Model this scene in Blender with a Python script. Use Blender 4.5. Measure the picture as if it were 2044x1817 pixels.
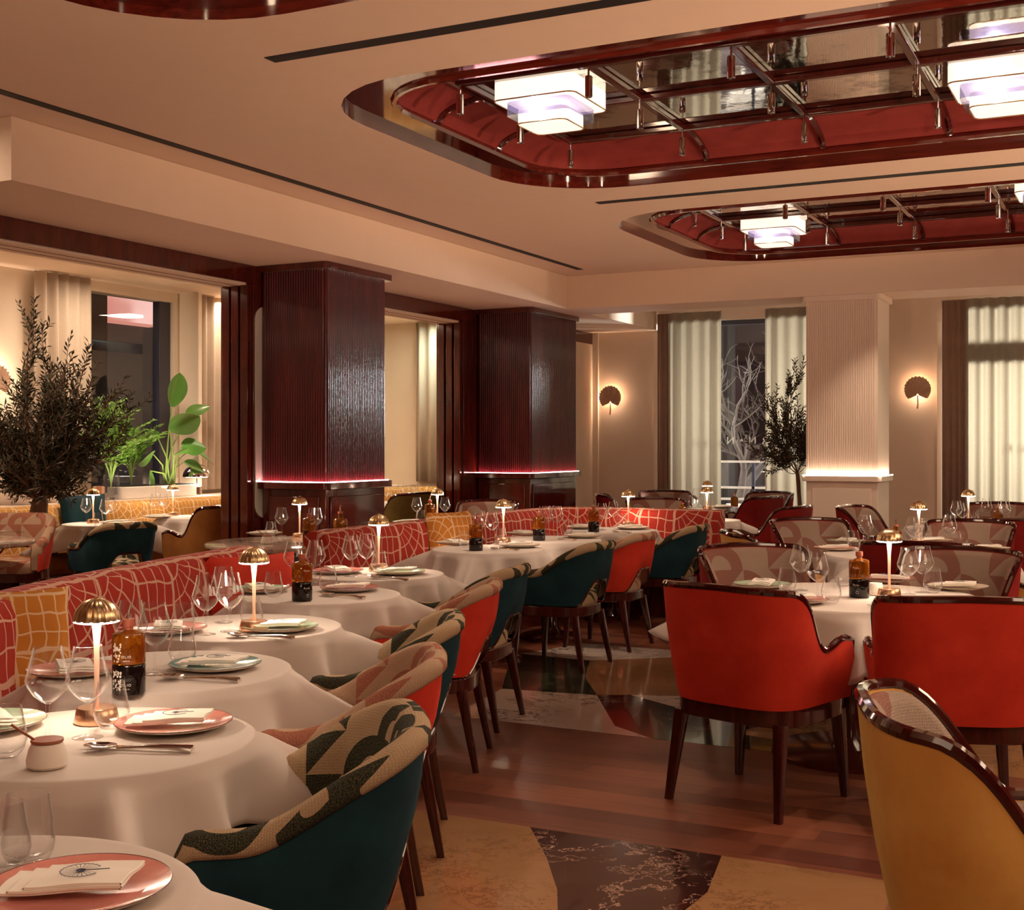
import bpy, bmesh, math, random
from math import sin, cos, pi, radians, atan2, hypot, sqrt
from mathutils import Vector, Matrix
random.seed(7)
for o in list(bpy.data.objects): bpy.data.objects.remove(o)
SC = bpy.context.scene; COL = SC.collection
# ---------------------------------------------------------------- camera, world, exposure
TH = radians(26.65); SN = sin(TH); CN = cos(TH); HC = 1.47; FP = 2540.0; HY = 888.0
cam = bpy.data.cameras.new('camera'); cam.sensor_fit = 'HORIZONTAL'; cam.sensor_width = 36
cam.lens = FP/2044*36; cam.shift_y = -(908.5-HY)/2044; cam.clip_start = .05
co = bpy.data.objects.new('camera', cam); COL.objects.link(co)
co.location = (0, 0, HC); co.rotation_euler = (pi/2, 0, TH); SC.camera = co
w = bpy.data.worlds.new('night'); SC.world = w; w.use_nodes = True
w.node_tree.nodes['Background'].inputs[0].default_value = (.36, .30, .27, 1)
w.node_tree.nodes['Background'].inputs[1].default_value = .05
vs = SC.view_settings; vs.view_transform = 'Standard'; vs.look = 'None'; vs.gamma = 1; vs.use_curve_mapping = False
vs.exposure = 1.05
WARM = (1, .73, .50); WARM2 = (1, .77, .56)
def lamp(kind, name, loc, energy, color=WARM, size=.1, rot=(0,0,0), sy=None, spot=None, blend=.5, target=None, parent=None):
    l = bpy.data.lights.new(name, kind); l.energy = energy; l.color = color
    if kind == 'AREA':
        l.size = size
        if sy: l.shape = 'RECTANGLE'; l.size_y = sy
    else: l.shadow_soft_size = size
    if spot: l.spot_size = radians(spot); l.spot_blend = blend
    o = bpy.data.objects.new(name, l); COL.objects.link(o); o.location = loc; o.rotation_euler = rot
    if target: o.rotation_euler = (Vector(target)-Vector(loc)).to_track_quat('-Z', 'Y').to_euler()
    if parent: o.parent = parent
    return o
# added fill lights for a broad glow, standing in for coffers out of view
lamp('AREA', 'coffer_fill', (-.4, -1.0, 3.2), 17, WARM, 3.0, sy=2)
lamp('AREA', 'coffer_fill', (2.6, 3.2, 3.2), 58, WARM, 2.5, sy=3)
lamp('AREA', 'coffer_fill', (2.6, 8.0, 3.2), 80, WARM, 2.5, sy=4)
# added fill spots out of view, aimed up to brighten the ceiling
for (x, y), (tx, ty), e in (((4.6, .5), (-1.5, 3.5), 600), ((4.6, 4.5), (-1.5, 6.5), 680), ((4.6, 8.8), (-1.5, 9.8), 680), ((4.6, 13.8), (-1.0, 12.6), 300), ((-1.2, -4.0), (-2.4, 2.8), 430), ((2.2, -4.0), (-.5, 2.8), 560)):
    lamp('SPOT', 'ceiling_fill', (x, y, .9), e, (1, .68, .45), .06, spot=48, blend=1, target=(tx+.9, ty, 3.75))
lamp('SPOT', 'ceiling_fill', (-6.0, -1.5, .9), 55, (1, .68, .45), .25, spot=60, blend=1, target=(-5.0, 3.5, 3.3))
# added area fills under the ceiling that light the left room
for q in ((-8.3, 6.6), (-8.3, 9.6), (-8.3, 12.6)):
    lamp('AREA', 'left_room_fill', (q[0], q[1], 3.15), 27, WARM2, .5)
def P(px, py, z=.752):
    d = FP*(HC-z)/(py-HY); r = (px-1022)/FP*d
    return (r*CN-d*SN, r*SN+d*CN, z)
# ---------------------------------------------------------------- node materials
class NT:
    def __init__(s, name):
        s.m = bpy.data.materials.new(name); s.m.use_nodes = True; s.t = s.m.node_tree
        s.b = s.t.nodes['Principled BSDF']; s.out = s.t.nodes['Material Output']
    def n(s, typ, **k):
        x = s.t.nodes.new(typ)
        for a, v in k.items(): setattr(x, a, v)
        return x
    def l(s, a, b): s.t.links.new(a, b)
    def M(s, op, a, b=None, c=None):
        x = s.n('ShaderNodeMath', operation=op)
        for i, v in enumerate((a, b, c)):
            if v is None: continue
            if isinstance(v, (int, float)): x.inputs[i].default_value = v
            else: s.l(v, x.inputs[i])
        return x.outputs[0]
    def mix(s, f, a, b):
        x = s.n('ShaderNodeMix', data_type='RGBA')
        for i, v in ((0, f), (6, a), (7, b)):
            if isinstance(v, (int, float)): x.inputs[i].default_value = v
            elif isinstance(v, tuple): x.inputs[i].default_value = (*v[:3], 1)
            else: s.l(v, x.inputs[i])
        return x.outputs[2]
    def co(s, which='Object', scale=(1, 1, 1), rot=(0, 0, 0)):
        t = s.n('ShaderNodeTexCoord'); m = s.n('ShaderNodeMapping'); m.inputs['Scale'].default_value = scale
        m.inputs['Rotation'].default_value = rot
        s.l(t.outputs[which], m.inputs[0]); return m.outputs[0]
    def noise(s, v, sc, det=3, rough=.5, dist=0, out=0):
        x = s.n('ShaderNodeTexNoise'); x.inputs['Scale'].default_value = sc; x.inputs['Detail'].default_value = det
        x.inputs['Roughness'].default_value = rough; x.inputs['Distortion'].default_value = dist
        if v is not None: s.l(v, x.inputs[0])
        return x.outputs[out]
    def ramp(s, f, stops, interp='LINEAR'):
        x = s.n('ShaderNodeValToRGB'); r = x.color_ramp; r.interpolation = interp
        while len(r.elements) < len(stops): r.elements.new(.5)
        for e, (p, c) in zip(r.elements, stops): e.position = p; e.color = (*c[:3], 1)
        s.l(f, x.inputs[0]); return x.outputs[0]
    def bump(s, h, st=.3, dist=.002):
        x = s.n('ShaderNodeBump'); x.inputs['Strength'].default_value = st; x.inputs['Distance'].default_value = dist
        s.l(h, x.inputs['Height']); s.l(x.outputs[0], s.b.inputs['Normal']); return x
    def setc(s, c):
        if isinstance(c, tuple): s.b.inputs['Base Color'].default_value = (*c[:3], 1)
        else: s.l(c, s.b.inputs['Base Color'])
    def p(s, **k):
        for a, v in k.items():
            i = s.b.inputs[a.replace('_', ' ')]
            if isinstance(v, tuple): i.default_value = (*v[:3], 1)
            elif isinstance(v, (int, float)): i.default_value = v
            else: s.l(v, i)
        return s
def plain(name, c, rough=.5, metal=0, nz=.06, sc=8, **k):
    t = NT(name); v = t.co()
    f = t.noise(v, sc, 4)
    t.setc(t.mix(f, tuple(x*(1-nz) for x in c), tuple(min(1, x*(1+nz)) for x in c)))
    t.p(Roughness=rough, Metallic=metal, **k); return t.m
def emis(name, c, st, base=(.8, .8, .8)):
    t = NT(name); t.setc(base); t.p(Emission_Color=c, Emission_Strength=st, Roughness=.5); return t.m
def velvet(name, c, c2):
    t = NT(name); v = t.co()
    t.setc(t.mix(t.ramp(t.noise(v, 6, 5, .6), [(.3, (0, 0, 0)), (.7, (1, 1, 1))]), c, c2))
    t.p(Roughness=.75, Sheen_Weight=.28, Sheen_Roughness=.35, Sheen_Tint=tuple(min(1, x*2.2+.03) for x in c2), Specular_IOR_Level=.2)
    t.bump(t.noise(v, 900, 1), .15, .001); return t.m
def geo(name, base, d1, d2, k=7.0, weave=1):
    """woven upholstery: triangles and quarter rings scattered on a light ground"""
    t = NT(name); uv = t.co('UV', (k, k, k))
    sp = t.n('ShaderNodeSeparateXYZ'); t.l(uv, sp.inputs[0]); X, Y = sp.outputs[0], sp.outputs[1]
    fx, fy = t.M('FRACT', X), t.M('FRACT', Y)
    cb = t.n('ShaderNodeCombineXYZ'); t.l(t.M('FLOOR', X), cb.inputs[0]); t.l(t.M('FLOOR', Y), cb.inputs[1])
    wn = t.n('ShaderNodeTexWhiteNoise', noise_dimensions='3D'); t.l(cb.outputs[0], wn.inputs[0])
    sc = t.n('ShaderNodeSeparateColor'); t.l(wn.outputs['Color'], sc.inputs[0]); r1, r2, r3 = sc.outputs
    flip = t.M('GREATER_THAN', r1, .5)
    gx = t.M('ABSOLUTE', t.M('SUBTRACT', fx, flip))
    tri = t.M('GREATER_THAN', t.M('ADD', gx, fy), 1.0)
    rr = t.M('SQRT', t.M('ADD', t.M('MULTIPLY', gx, gx), t.M('MULTIPLY', fy, fy)))
    ring = t.M('MULTIPLY', t.M('LESS_THAN', rr, .98), t.M('GREATER_THAN', rr, .52))
    sel = t.M('GREATER_THAN', r2, .5)
    shp = t.M('ADD', t.M('MULTIPLY', sel, tri), t.M('MULTIPLY', t.M('SUBTRACT', 1, sel), ring))
    shp = t.M('MULTIPLY', shp, t.M('GREATER_THAN', r3, .22))
    nz = t.noise(t.co('UV'), 300, 2, .7)
    dark = t.mix(t.ramp(nz, [(.42, (0, 0, 0)), (.6, (1, 1, 1))]), d1, d2)
    w2_ = t.n('ShaderNodeTexWave', bands_direction='Y'); w2_.inputs['Scale'].default_value = 44; w2_.inputs['Distortion'].default_value = 2.2; w2_.inputs['Detail Scale'].default_value = 14; t.l(t.co('UV'), w2_.inputs[0])
    wv = t.n('ShaderNodeTexWave'); wv.inputs['Scale'].default_value = 52*weave; wv.inputs['Distortion'].default_value = 2.2; wv.inputs['Detail Scale'].default_value = 14
    t.l(t.co('UV'), wv.inputs[0]); h = t.M('ADD', t.M('MULTIPLY', wv.outputs['Fac'], w2_.outputs['Fac']), t.M('MULTIPLY', nz, 1.2))
    b2 = t.mix(t.M('MULTIPLY', h, .5), tuple(x*.62 for x in base), tuple(min(1, x*1.12) for x in base)); t.setc(t.mix(shp, b2, dark))
    t.p(Roughness=.92, Sheen_Weight=.0, Specular_IOR_Level=.15); t.bump(h, .8, .003); return t.m
def web(name, c, c2, line, k=3.6):
    """velvet with a hand-drawn grid of lines, crossing arcs and spokes"""
    t = NT(name); uv = t.co('UV', (k, k, k))
    nz = t.noise(uv, 1.3, 2, .5, 0, 1)
    va = t.n('ShaderNodeVectorMath', operation='MULTIPLY_ADD'); t.l(nz, va.inputs[0]); va.inputs[1].default_value = (.28, .28, 0); t.l(uv, va.inputs[2])
    sp = t.n('ShaderNodeSeparateXYZ'); t.l(va.outputs[0], sp.inputs[0]); X, Y = sp.outputs[0], sp.outputs[1]
    fx, fy = t.M('FRACT', X), t.M('FRACT', Y)
    cb = t.n('ShaderNodeCombineXYZ'); t.l(t.M('FLOOR', X), cb.inputs[0]); t.l(t.M('FLOOR', Y), cb.inputs[1])
    wn = t.n('ShaderNodeTexWhiteNoise', noise_dimensions='3D'); t.l(cb.outputs[0], wn.inputs[0]); r = wn.outputs[0]
    def line_at(v, wd):   # thin line where frac(v) near 0
        f = t.M('FRACT', v); return t.M('LESS_THAN', t.M('MINIMUM', f, t.M('SUBTRACT', 1, f)), wd)
    edge = t.M('MAXIMUM', line_at(X, .035), line_at(Y, .035))
    g = t.M('MAXIMUM', line_at(t.M('MULTIPLY', fx, 4), .055), line_at(t.M('MULTIPLY', fy, 3), .045))
    rad = t.M('SQRT', t.M('ADD', t.M('MULTIPLY', fx, fx), t.M('MULTIPLY', fy, fy)))
    ang = t.M('ARCTAN2', fy, fx)
    pol = t.M('MAXIMUM', line_at(t.M('MULTIPLY', rad, 3.2), .05), t.M('MULTIPLY', line_at(t.M('MULTIPLY', ang, 3.2), .06), t.M('GREATER_THAN', rad, .3)))
    s1 = t.M('GREATER_THAN', r, .52)
    f = t.M('ADD', t.M('MULTIPLY', s1, g), t.M('MULTIPLY', t.M('SUBTRACT', 1, s1), pol)); f = t.M('MAXIMUM', f, edge)
    body = t.mix(t.noise(t.co('UV'), 7, 4), c, c2)
    t.setc(t.mix(f, body, line)); t.p(Roughness=.8, Sheen_Weight=.08, Sheen_Roughness=.4, Specular_IOR_Level=.2)
    t.bump(t.M('ADD', f, t.M('MULTIPLY', t.noise(t.co('UV'), 500, 1), .4)), .3, .0015); return t.m
def wood(name, c1, c2, rough=.12, scale=(1, 1, 1), coat=.6, ring=9):
    t = NT(name); v = t.co('Object', scale)
    n1 = t.noise(v, ring, 6, .6, .4); t.setc(t.mix(t.ramp(n1, [(.3, (0, 0, 0)), (.72, (1, 1, 1))]), c1, c2))
    t.p(Roughness=rough, Coat_Weight=coat, Coat_Roughness=.06); return t.m
def thin_glass(name, tint=(1, 1, 1), edge=.9, rough=.0, lo=.04):
    t = NT(name); t.t.nodes.remove(t.b)
    tr = t.n('ShaderNodeBsdfTransparent'); gl = t.n('ShaderNodeBsdfGlossy'); gl.inputs['Roughness'].default_value = rough
    lw = t.n('ShaderNodeLayerWeight'); lw.inputs[0].default_value = .5
    f = t.M('ADD', t.M('MULTIPLY', t.M('POWER', lw.outputs['Facing'], 3.2), edge), lo)
    tc = t.mix(t.M('POWER', lw.outputs['Facing'], 5), tint, tuple(x*.80 for x in tint)); t.l(tc, tr.inputs[0])
    mx = t.n('ShaderNodeMixShader'); t.l(f, mx.inputs[0]); t.l(tr.outputs[0], mx.inputs[1]); t.l(gl.outputs[0], mx.inputs[2])
    df = t.n('ShaderNodeBsdfTranslucent'); df.inputs[0].default_value = (.9, .86, .84, 1); m2 = t.n('ShaderNodeMixShader')
    t.l(t.M('MULTIPLY', t.M('POWER', lw.outputs['Facing'], 6), edge*.6), m2.inputs[0]); t.l(mx.outputs[0], m2.inputs[1]); t.l(df.outputs[0], m2.inputs[2])
    t.l(m2.outputs[0], t.out.inputs[0]); return t.m
def marble(name, a, b, vein, vs=3.0, th=.06, rough=.15, amt=1):
    t = NT(name); v = t.co()
    d = t.noise(v, 2.2, 5, .6, 0, 1); va = t.n('ShaderNodeVectorMath', operation='MULTIPLY_ADD'); t.l(d, va.inputs[0]); va.inputs[1].default_value = (.8, .8, .8); t.l(v, va.inputs[2])
    n1 = t.noise(va.outputs[0], vs, 8, .65); vv = t.M('ABSOLUTE', t.M('SUBTRACT', n1, .5))
    msk = t.ramp(vv, [(0, (1, 1, 1)), (th, (0, 0, 0))])
    msk = t.M('MULTIPLY', msk, t.ramp(t.noise(v, 1.7, 3), [(.42, (0, 0, 0)), (.62, (1, 1, 1))]))
    t.setc(t.mix(t.M('MULTIPLY', msk, amt), t.mix(t.noise(v, 5, 6, .65), a, b), vein)); t.p(Roughness=rough, Coat_Weight=.3, Coat_Roughness=.03); return t.m
def curtain_mat(name, c, tr=.5):
    t = NT(name); v = t.co('Object', (1, 1, 1)); wv = t.noise(t.co('Object', (30, 30, 220)), 1.0, 3)
    col = t.mix(wv, tuple(x*.8 for x in c), c); t.setc(col); t.p(Roughness=.95, Specular_IOR_Level=.1)
    tl = t.n('ShaderNodeBsdfTranslucent'); t.l(col, tl.inputs[0]); mx = t.n('ShaderNodeMixShader'); mx.inputs[0].default_value = tr
    t.l(t.b.outputs[0], mx.inputs[1]); t.l(tl.outputs[0], mx.inputs[2]); t.l(mx.outputs[0], t.out.inputs[0]); return t.m
K = {}
K['ceil'] = plain('ceiling_plaster', (.84, .66, .52), .85, nz=.03)
K['wall'] = plain('wall_plaster', (.72, .57, .44), .85, nz=.05, sc=3)
K['cream'] = plain('cream_plaster', (.78, .66, .52), .8, nz=.03)
K['whitep'] = plain('white_lacquer', (.82, .66, .54), .45, nz=.02)
K['mah'] = wood('mahogany_lacquer', (.050, .006, .004), (.13, .018, .010), .1, (1, 1, .25))
K['mahx'] = wood('mahogany_lacquer_rim', (.060, .006, .004), (.15, .018, .010), .05, (.5, 3, 3), 1)
K['leg'] = wood('dark_mahogany_leg', (.030, .004, .003), (.075, .012, .008), .15, (3, 3, .5))
K['trim'] = wood('polished_mahogany_trim', (.030, .003, .003), (.065, .008, .006), .06, (2, 2, 2), 1)
K['plum'] = wood('plum_reeded_lacquer', (.060, .006, .009), (.13, .013, .017), .2, (1, 1, .2), .25)
K['teal'] = velvet('teal_velvet', (.004, .022, .032), (.010, .046, .058))
K['redv'] = velvet('red_velvet', (.50, .028, .014), (.66, .048, .022))
K['redd'] = velvet('deep_red_velvet', (.20, .010, .010), (.32, .016, .014))
K['ochre'] = velvet('ochre_velvet', (.68, .33, .075), (.84, .48, .13))
K['amber'] = velvet('amber_velvet', (.28, .10, .02), (.40, .16, .04))
K['olive'] = velvet('olive_velvet', (.10, .065, .012), (.16, .105, .025))
K['covered'] = velvet('coffer_red_fabric', (.20, .028, .024), (.26, .038, .032))
K['pgreen'] = geo('cream_and_black_weave', (.62, .44, .27), (.012, .017, .012), (.11, .10, .06), 9.5)
K['ppink'] = geo('cream_and_rose_weave', (.64, .42, .28), (.34, .11, .07), (.50, .22, .14), 9.5)
K['ppinkB'] = geo('ecru_and_rose_weave', (.58, .43, .34), (.30, .13, .10), (.42, .22, .17), 6.5)
K['webred'] = web('red_line_velvet', (.34, .020, .012), (.46, .040, .022), (.66, .38, .28), 3.0)
K['webyel'] = web('yellow_line_velvet', (.46, .20, .03), (.58, .29, .06), (.72, .52, .32), 4.2)
K['webor'] = web('orange_line_velvet', (.50, .17, .02), (.62, .25, .04), (.75, .50, .30), 4.6)
K['cloth'] = NT('white_linen').p(Roughness=.9, Specular_IOR_Level=.15, Sheen_Weight=.1)
K['cloth'].setc((.60, .52, .47)); K['cloth'].bump(K['cloth'].noise(K['cloth'].co(), 600, 1), .08, .0008); K['cloth'] = K['cloth'].m
K['nap'] = plain('napkin_linen', (.86, .80, .72), .85, nz=.02)
K['ink'] = plain('navy_ink', (.012, .018, .06), .7)
K['brass'] = plain('brushed_brass', (.74, .54, .30), .27, 1, sc=40)
K['copper'] = plain('brushed_copper', (.80, .48, .30), .28, 1, sc=40)
K['chrome'] = plain('chrome', (.85, .82, .80), .07, 1)
K['steel'] = plain('polished_steel', (.80, .76, .72), .1, 1)
K['black'] = plain('black_slot', (.004, .004, .004), .6)
K['glass'] = thin_glass('clear_glass')
K['wglass'] = thin_glass('window_glass', (.95, .97, 1), .5)
K['pglass'] = thin_glass('lavender_glass', (.42, .40, .64), .7)
K['amberg'] = NT('olive_oil').p(Roughness=.03, Transmission_Weight=.75, IOR=1.45); K['amberg'].setc((.40, .125, .008)); K['amberg'] = K['amberg'].m
K['balsam'] = plain('dark_vinegar_glass', (.006, .003, .003), .04)
K['label'] = plain('white_print', (.80, .74, .66), .6)
K['neck'] = plain('copper_stopper', (.50, .14, .08), .4)
K['pink'] = NT('pink_glaze'); t = K['pink']; t.setc(t.mix(t.noise(t.co(), 60, 5, .7), (.62, .20, .17), (.78, .34, .28))); t.p(Roughness=.14, Coat_Weight=.5); t.bump(t.noise(t.co(), 260, 2), .3, .0006); K['pink'] = t.m
K['tealp'] = NT('teal_glaze'); t = K['tealp']; t.setc(t.mix(t.noise(t.co(), 60, 5, .7), (.10, .28, .27), (.26, .46, .42))); t.p(Roughness=.14, Coat_Weight=.5); K['tealp'] = t.m
K['greenp'] = NT('mint_glaze'); t = K['greenp']; t.setc(t.mix(t.noise(t.co(), 60, 5, .7), (.36, .50, .34), (.52, .62, .46))); t.p(Roughness=.14, Coat_Weight=.5); K['greenp'] = t.m
K['creamp'] = plain('cream_stoneware', (.76, .66, .54), .25)
K['brownr'] = plain('brown_rim', (.10, .04, .025), .3)
K['pot'] = plain('white_stoneware', (.80, .72, .64), .5)
K['lid'] = plain('cherry_wood', (.32, .09, .035), .5, sc=30)
K['lampglow'] = emis('lamp_diffuser', (1, .80, .60), 34)
K['shade'] = emis('lit_shade', (1, .80, .64), .56)
K['stripw'] = emis('warm_led', (1, .74, .56), 30)
K['stripp'] = emis('pink_led', (1, .42, .42), 18)
K['sconceglow'] = emis('sconce_bulb', (1, .68, .42), 38)
K['bulb'] = emis('lens_glow', (.85, .85, 1), 25)
K['stemm'] = plain('pale_copper_lacquer', (.85, .55, .40), .45, .2)
K['tray'] = plain('lamp_white', (.8, .7, .6), .5)
K['palm'] = plain('palm_plaster', (.60, .40, .28), .7)
K['marbW'] = marble('white_marble', (.56, .44, .38), (.66, .54, .46), (.12, .06, .05), 3.2, .03)
K['marbT'] = marble('tan_marble', (.30, .15, .065), (.40, .21, .10), (.16, .07, .03), 7, .03)
K['marbD'] = marble('rosso_marble', (.020, .006, .006), (.045, .012, .010), (.62, .40, .30), 2.6, .012)
K['marbG'] = marble('green_marble', (.010, .016, .010), (.028, .036, .020), (.10, .11, .07), 5, .04)
K['tabm'] = marble('table_marble', (.50, .38, .30), (.62, .48, .38), (.10, .05, .05), 3, .07, .1)
K['bark'] = plain('olive_bark', (.17, .09, .055), .9, nz=.5, sc=18)
K['leafd'] = plain('olive_leaf', (.040, .034, .015), .5, nz=.4, sc=4)
K['leafg'] = plain('palm_leaf', (.16, .34, .045), .4, nz=.3, sc=3)
K['leafb'] = plain('broad_leaf', (.085, .22, .035), .3, nz=.35, sc=6)
K['stem'] = plain('green_stem', (.20, .30, .07), .5, nz=.3)
K['soil'] = plain('dark_pebbles', (.02, .015, .012), .8, nz=.5, sc=60)
K['planter'] = plain('white_planter', (.75, .68, .62), .5)
K['frame'] = plain('dark_window_frame', (.05, .05, .07), .3)
K['night'] = plain('night_facade', (.030, .016, .014), .8, nz=.4, sc=2)
K['nightp'] = plain('mauve_facade', (.11, .075, .075), .8, nz=.3, sc=2)
K['branch'] = plain('bare_branch', (.10, .075, .06), .9)
K['curt'] = curtain_mat('sheer_curtain', (.66, .60, .50), .62)
K['curtw'] = curtain_mat('linen_curtain', (.72, .60, .48), .25)
K['drape'] = plain('taupe_drape', (.30, .19, .14), .9, nz=.2)
t = NT('aged_mirror'); v = t.co(); n1 = t.noise(v, 3.5, 8, .7)
t.setc(t.mix(t.ramp(n1, [(.52, (0, 0, 0)), (.66, (1, 1, 1))]), (.62, .60, .56), (.10, .07, .05)))
t.p(Metallic=1, Roughness=.03); t.bump(t.noise(v, 6, 3), .05, .01); K['mirror'] = t.m
t = NT('fluted_mirror'); t.setc((.74, .74, .66)); t.p(Metallic=.25, Roughness=.3); K['flute'] = t.m
# wood plank floor
t = NT('plank_floor'); v = t.co(); sp = t.n('ShaderNodeSeparateXYZ'); t.l(v, sp.inputs[0])
row = t.M('FLOOR', t.M('DIVIDE', sp.outputs[1], .135)); wn = t.n('ShaderNodeTexWhiteNoise', noise_dimensions='1D'); t.l(row, wn.inputs['W'])
xs = t.M('ADD', t.M('DIVIDE', sp.outputs[0], 1.4), t.M('MULTIPLY', wn.outputs[0], 7)); cb = t.n('ShaderNodeCombineXYZ'); t.l(t.M('FLOOR', xs), cb.inputs[0]); t.l(row, cb.inputs[1])
w2 = t.n('ShaderNodeTexWhiteNoise', noise_dimensions='3D'); t.l(cb.outputs[0], w2.inputs[0])
gr = t.noise(t.co('Object', (1.5, 22, 1)), 1.6, 6, .6)
cc = t.mix(w2.outputs[0], (.16, .045, .024), (.38, .125, .062)); cc = t.mix(t.M('MULTIPLY', gr, .6), cc, (.05, .012, .007))
fr = t.M('FRACT', t.M('DIVIDE', sp.outputs[1], .135)); jn = t.M('LESS_THAN', fr, .025); t.setc(t.mix(jn, cc, (.02, .006, .004)))
t.p(Roughness=.36, Coat_Weight=.12, Coat_Roughness=.2); K['plank'] = t.m
# ---------------------------------------------------------------- mesh builder
class G:
    def __init__(s): s.v = []; s.f = []; s.mi = []; s.uv = []
    def add(s, vs, fs, mi=0, uv=None):
        o = len(s.v); s.v += [tuple(p) for p in vs]; s.f += [tuple(i+o for i in f) for f in fs]; s.mi += [mi]*len(fs)
        s.uv += uv if uv else [(p[0], p[1]) for p in vs]; return s
    def box(s, x0, x1, y0, y1, z0, z1, mi=0):
        vs = [(x, y, z) for z in (z0, z1) for y in (y0, y1) for x in (x0, x1)]
        return s.add(vs, [(0, 2, 3, 1), (4, 5, 7, 6), (0, 1, 5, 4), (2, 6, 7, 3), (0, 4, 6, 2), (1, 3, 7, 5)], mi)
    def grid(s, R, cu=False, cv=False, mi=0, uv=None):
        n, m = len(R), len(R[0]); vs = [p for r in R for p in r]; fs = []
        for i in range(n if cu else n-1):
            for j in range(m if cv else m-1):
                i2, j2 = (i+1) % n, (j+1) % m; fs.append((i*m+j, i2*m+j, i2*m+j2, i*m+j2))
        return s.add(vs, fs, mi, [q for r in uv for q in r] if uv else None)
    def lathe(s, pr, n=24, c=(0, 0, 0), mi=0, flute=0, nf=8):
        R = []
        for r, z in pr:
            R.append([(c[0]+r*(1+flute*abs(sin(nf*a/2)))*cos(a), c[1]+r*(1+flute*abs(sin(nf*a/2)))*sin(a), c[2]+z) for a in [2*pi*k/n for k in range(n)]])
        return s.grid(R, cv=True, mi=mi)
    def tube(s, pts, rad, n=8, mi=0, caps=True, closed=False):
        pts = [Vector(p) for p in pts]; R = []; m = len(pts)
        rs = rad if isinstance(rad, (list, tuple)) else [rad]*m; up = None
        for i, p in enumerate(pts):
            a = pts[(i-1) % m] if (i or closed) else p; b = pts[(i+1) % m] if (i < m-1 or closed) else p
            d = (b-a).normalized() if (b-a).length > 1e-9 else Vector((0, 0, 1))
            if up is None: up = Vector((0, 0, 1)) if abs(d.z) < .9 else Vector((1, 0, 0))
            x = d.cross(up)
            if x.length < 1e-6: x = d.orthogonal()
            x.normalize(); y = x.cross(d).normalized(); up = y
            R.append([tuple(p+x*cos(2*pi*k/n)*rs[i]+y*sin(2*pi*k/n)*rs[i]) for k in range(n)])
        s.grid(R, cu=closed, cv=True, mi=mi)
        if caps and not closed:
            o = len(s.v)-m*n; s.f += [tuple(o+k for k in range(n))[::-1], tuple(o+(m-1)*n+k for k in range(n))]; s.mi += [mi, mi]
        return s
    def prism(s, poly, z0, z1, mi=0):
        n = len(poly); vs = [(x, y, z0) for x, y in poly]+[(x, y, z1) for x, y in poly]
        return s.add(vs, [tuple(range(n))[::-1], tuple(range(n, 2*n))]+[(i, (i+1) % n, n+(i+1) % n, n+i) for i in range(n)], mi)
    def xf(s, M, a=0):
        for i in range(a, len(s.v)): s.v[i] = tuple(M @ Vector(s.v[i]))
        return s
def obj(name, g, mats, parent=None, bev=0, smooth=True, ang=.7, sub=0):
    me = bpy.data.meshes.new(name); me.from_pydata(g.v, [], g.f)
    for m in (mats if isinstance(mats, list) else [mats]): me.materials.append(K[m] if isinstance(m, str) else m)
    me.polygons.foreach_set('material_index', g.mi)
    ul = me.uv_layers.new(name='uv'); ul.data.foreach_set('uv', [c for l in me.loops for c in g.uv[l.vertex_index]])
    bm = bmesh.new(); bm.from_mesh(me); bmesh.ops.recalc_face_normals(bm, faces=bm.faces); bm.to_mesh(me); bm.free()
    me.validate()
    if smooth: me.shade_smooth(); me.set_sharp_from_angle(angle=ang)
    o = bpy.data.objects.new(name, me); COL.objects.link(o)
    if parent: o.parent = parent
    if bev: b = o.modifiers.new('b', 'BEVEL'); b.width = bev; b.segments = 2; b.limit_method = 'ANGLE'
    if sub: b = o.modifiers.new('s', 'SUBSURF'); b.levels = sub; b.render_levels = sub
    return o
def tag(o, label, cat, group=None, kind=None):
    o['label'] = label; o['category'] = cat
    if group: o['group'] = group
    if kind: o['kind'] = kind
    return o
def thing(name, label, cat, loc=(0, 0, 0), rz=0, group=None):
    o = bpy.data.objects.new(name, None); COL.objects.link(o); o.location = loc; o.rotation_euler = (0, 0, rz); o.empty_display_size = .05
    return tag(o, label, cat, group)
def struct(name, g, m, **k):
    o = obj(name, g, m, **k); o['kind'] = 'structure'; return o
KIDS = {}
def dup(root, loc, rz=0, label=None, group=None, sc=None):
    r = root.copy(); COL.objects.link(r); r.location = loc; r.rotation_euler = (0, 0, rz)
    if label: r['label'] = label
    if group: r['group'] = group
    if sc: r.scale = (sc, sc, sc)
    def rec(a, b):
        for ch in [o for o in AllO if o.parent == a]:
            c = ch.copy(); COL.objects.link(c); c.parent = b; rec(ch, c)
    AllO = list(bpy.data.objects) if root.name not in KIDS else KIDS[root.name]
    if root.name not in KIDS:
        fam = []
        def walk(a):
            for o in AllO:
                if o.parent == a: fam.append(o); walk(o)
        walk(root); KIDS[root.name] = fam; AllO = fam
    rec(root, r); return r
class Kind:
    """first placement moves the prototype itself, later ones copy it"""
    def __init__(s, build): s.b = build; s.p = None
    def put(s, loc, rz, label, group=None, sc=None):
        if s.p is None:
            s.p = s.b(); s.p.location = loc; s.p.rotation_euler = (0, 0, rz); s.p['label'] = label
            if group: s.p['group'] = group
            if sc: s.p.scale = (sc, sc, sc)
            return s.p
        return dup(s.p, loc, rz, label, group, sc)
def rr(x0, x1, y0, y1, r, n=8):
    pts = []
    for cx, cy, a0 in ((x1-r, y1-r, 0), (x0+r, y1-r, 90), (x0+r, y0+r, 180), (x1-r, y0+r, 270)):
        for k in range(n+1): a = radians(a0+90*k/n); pts.append((cx+r*cos(a), cy+r*sin(a)))
    return pts
def bez(a, b, t): return a+(b-a)*t
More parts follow.
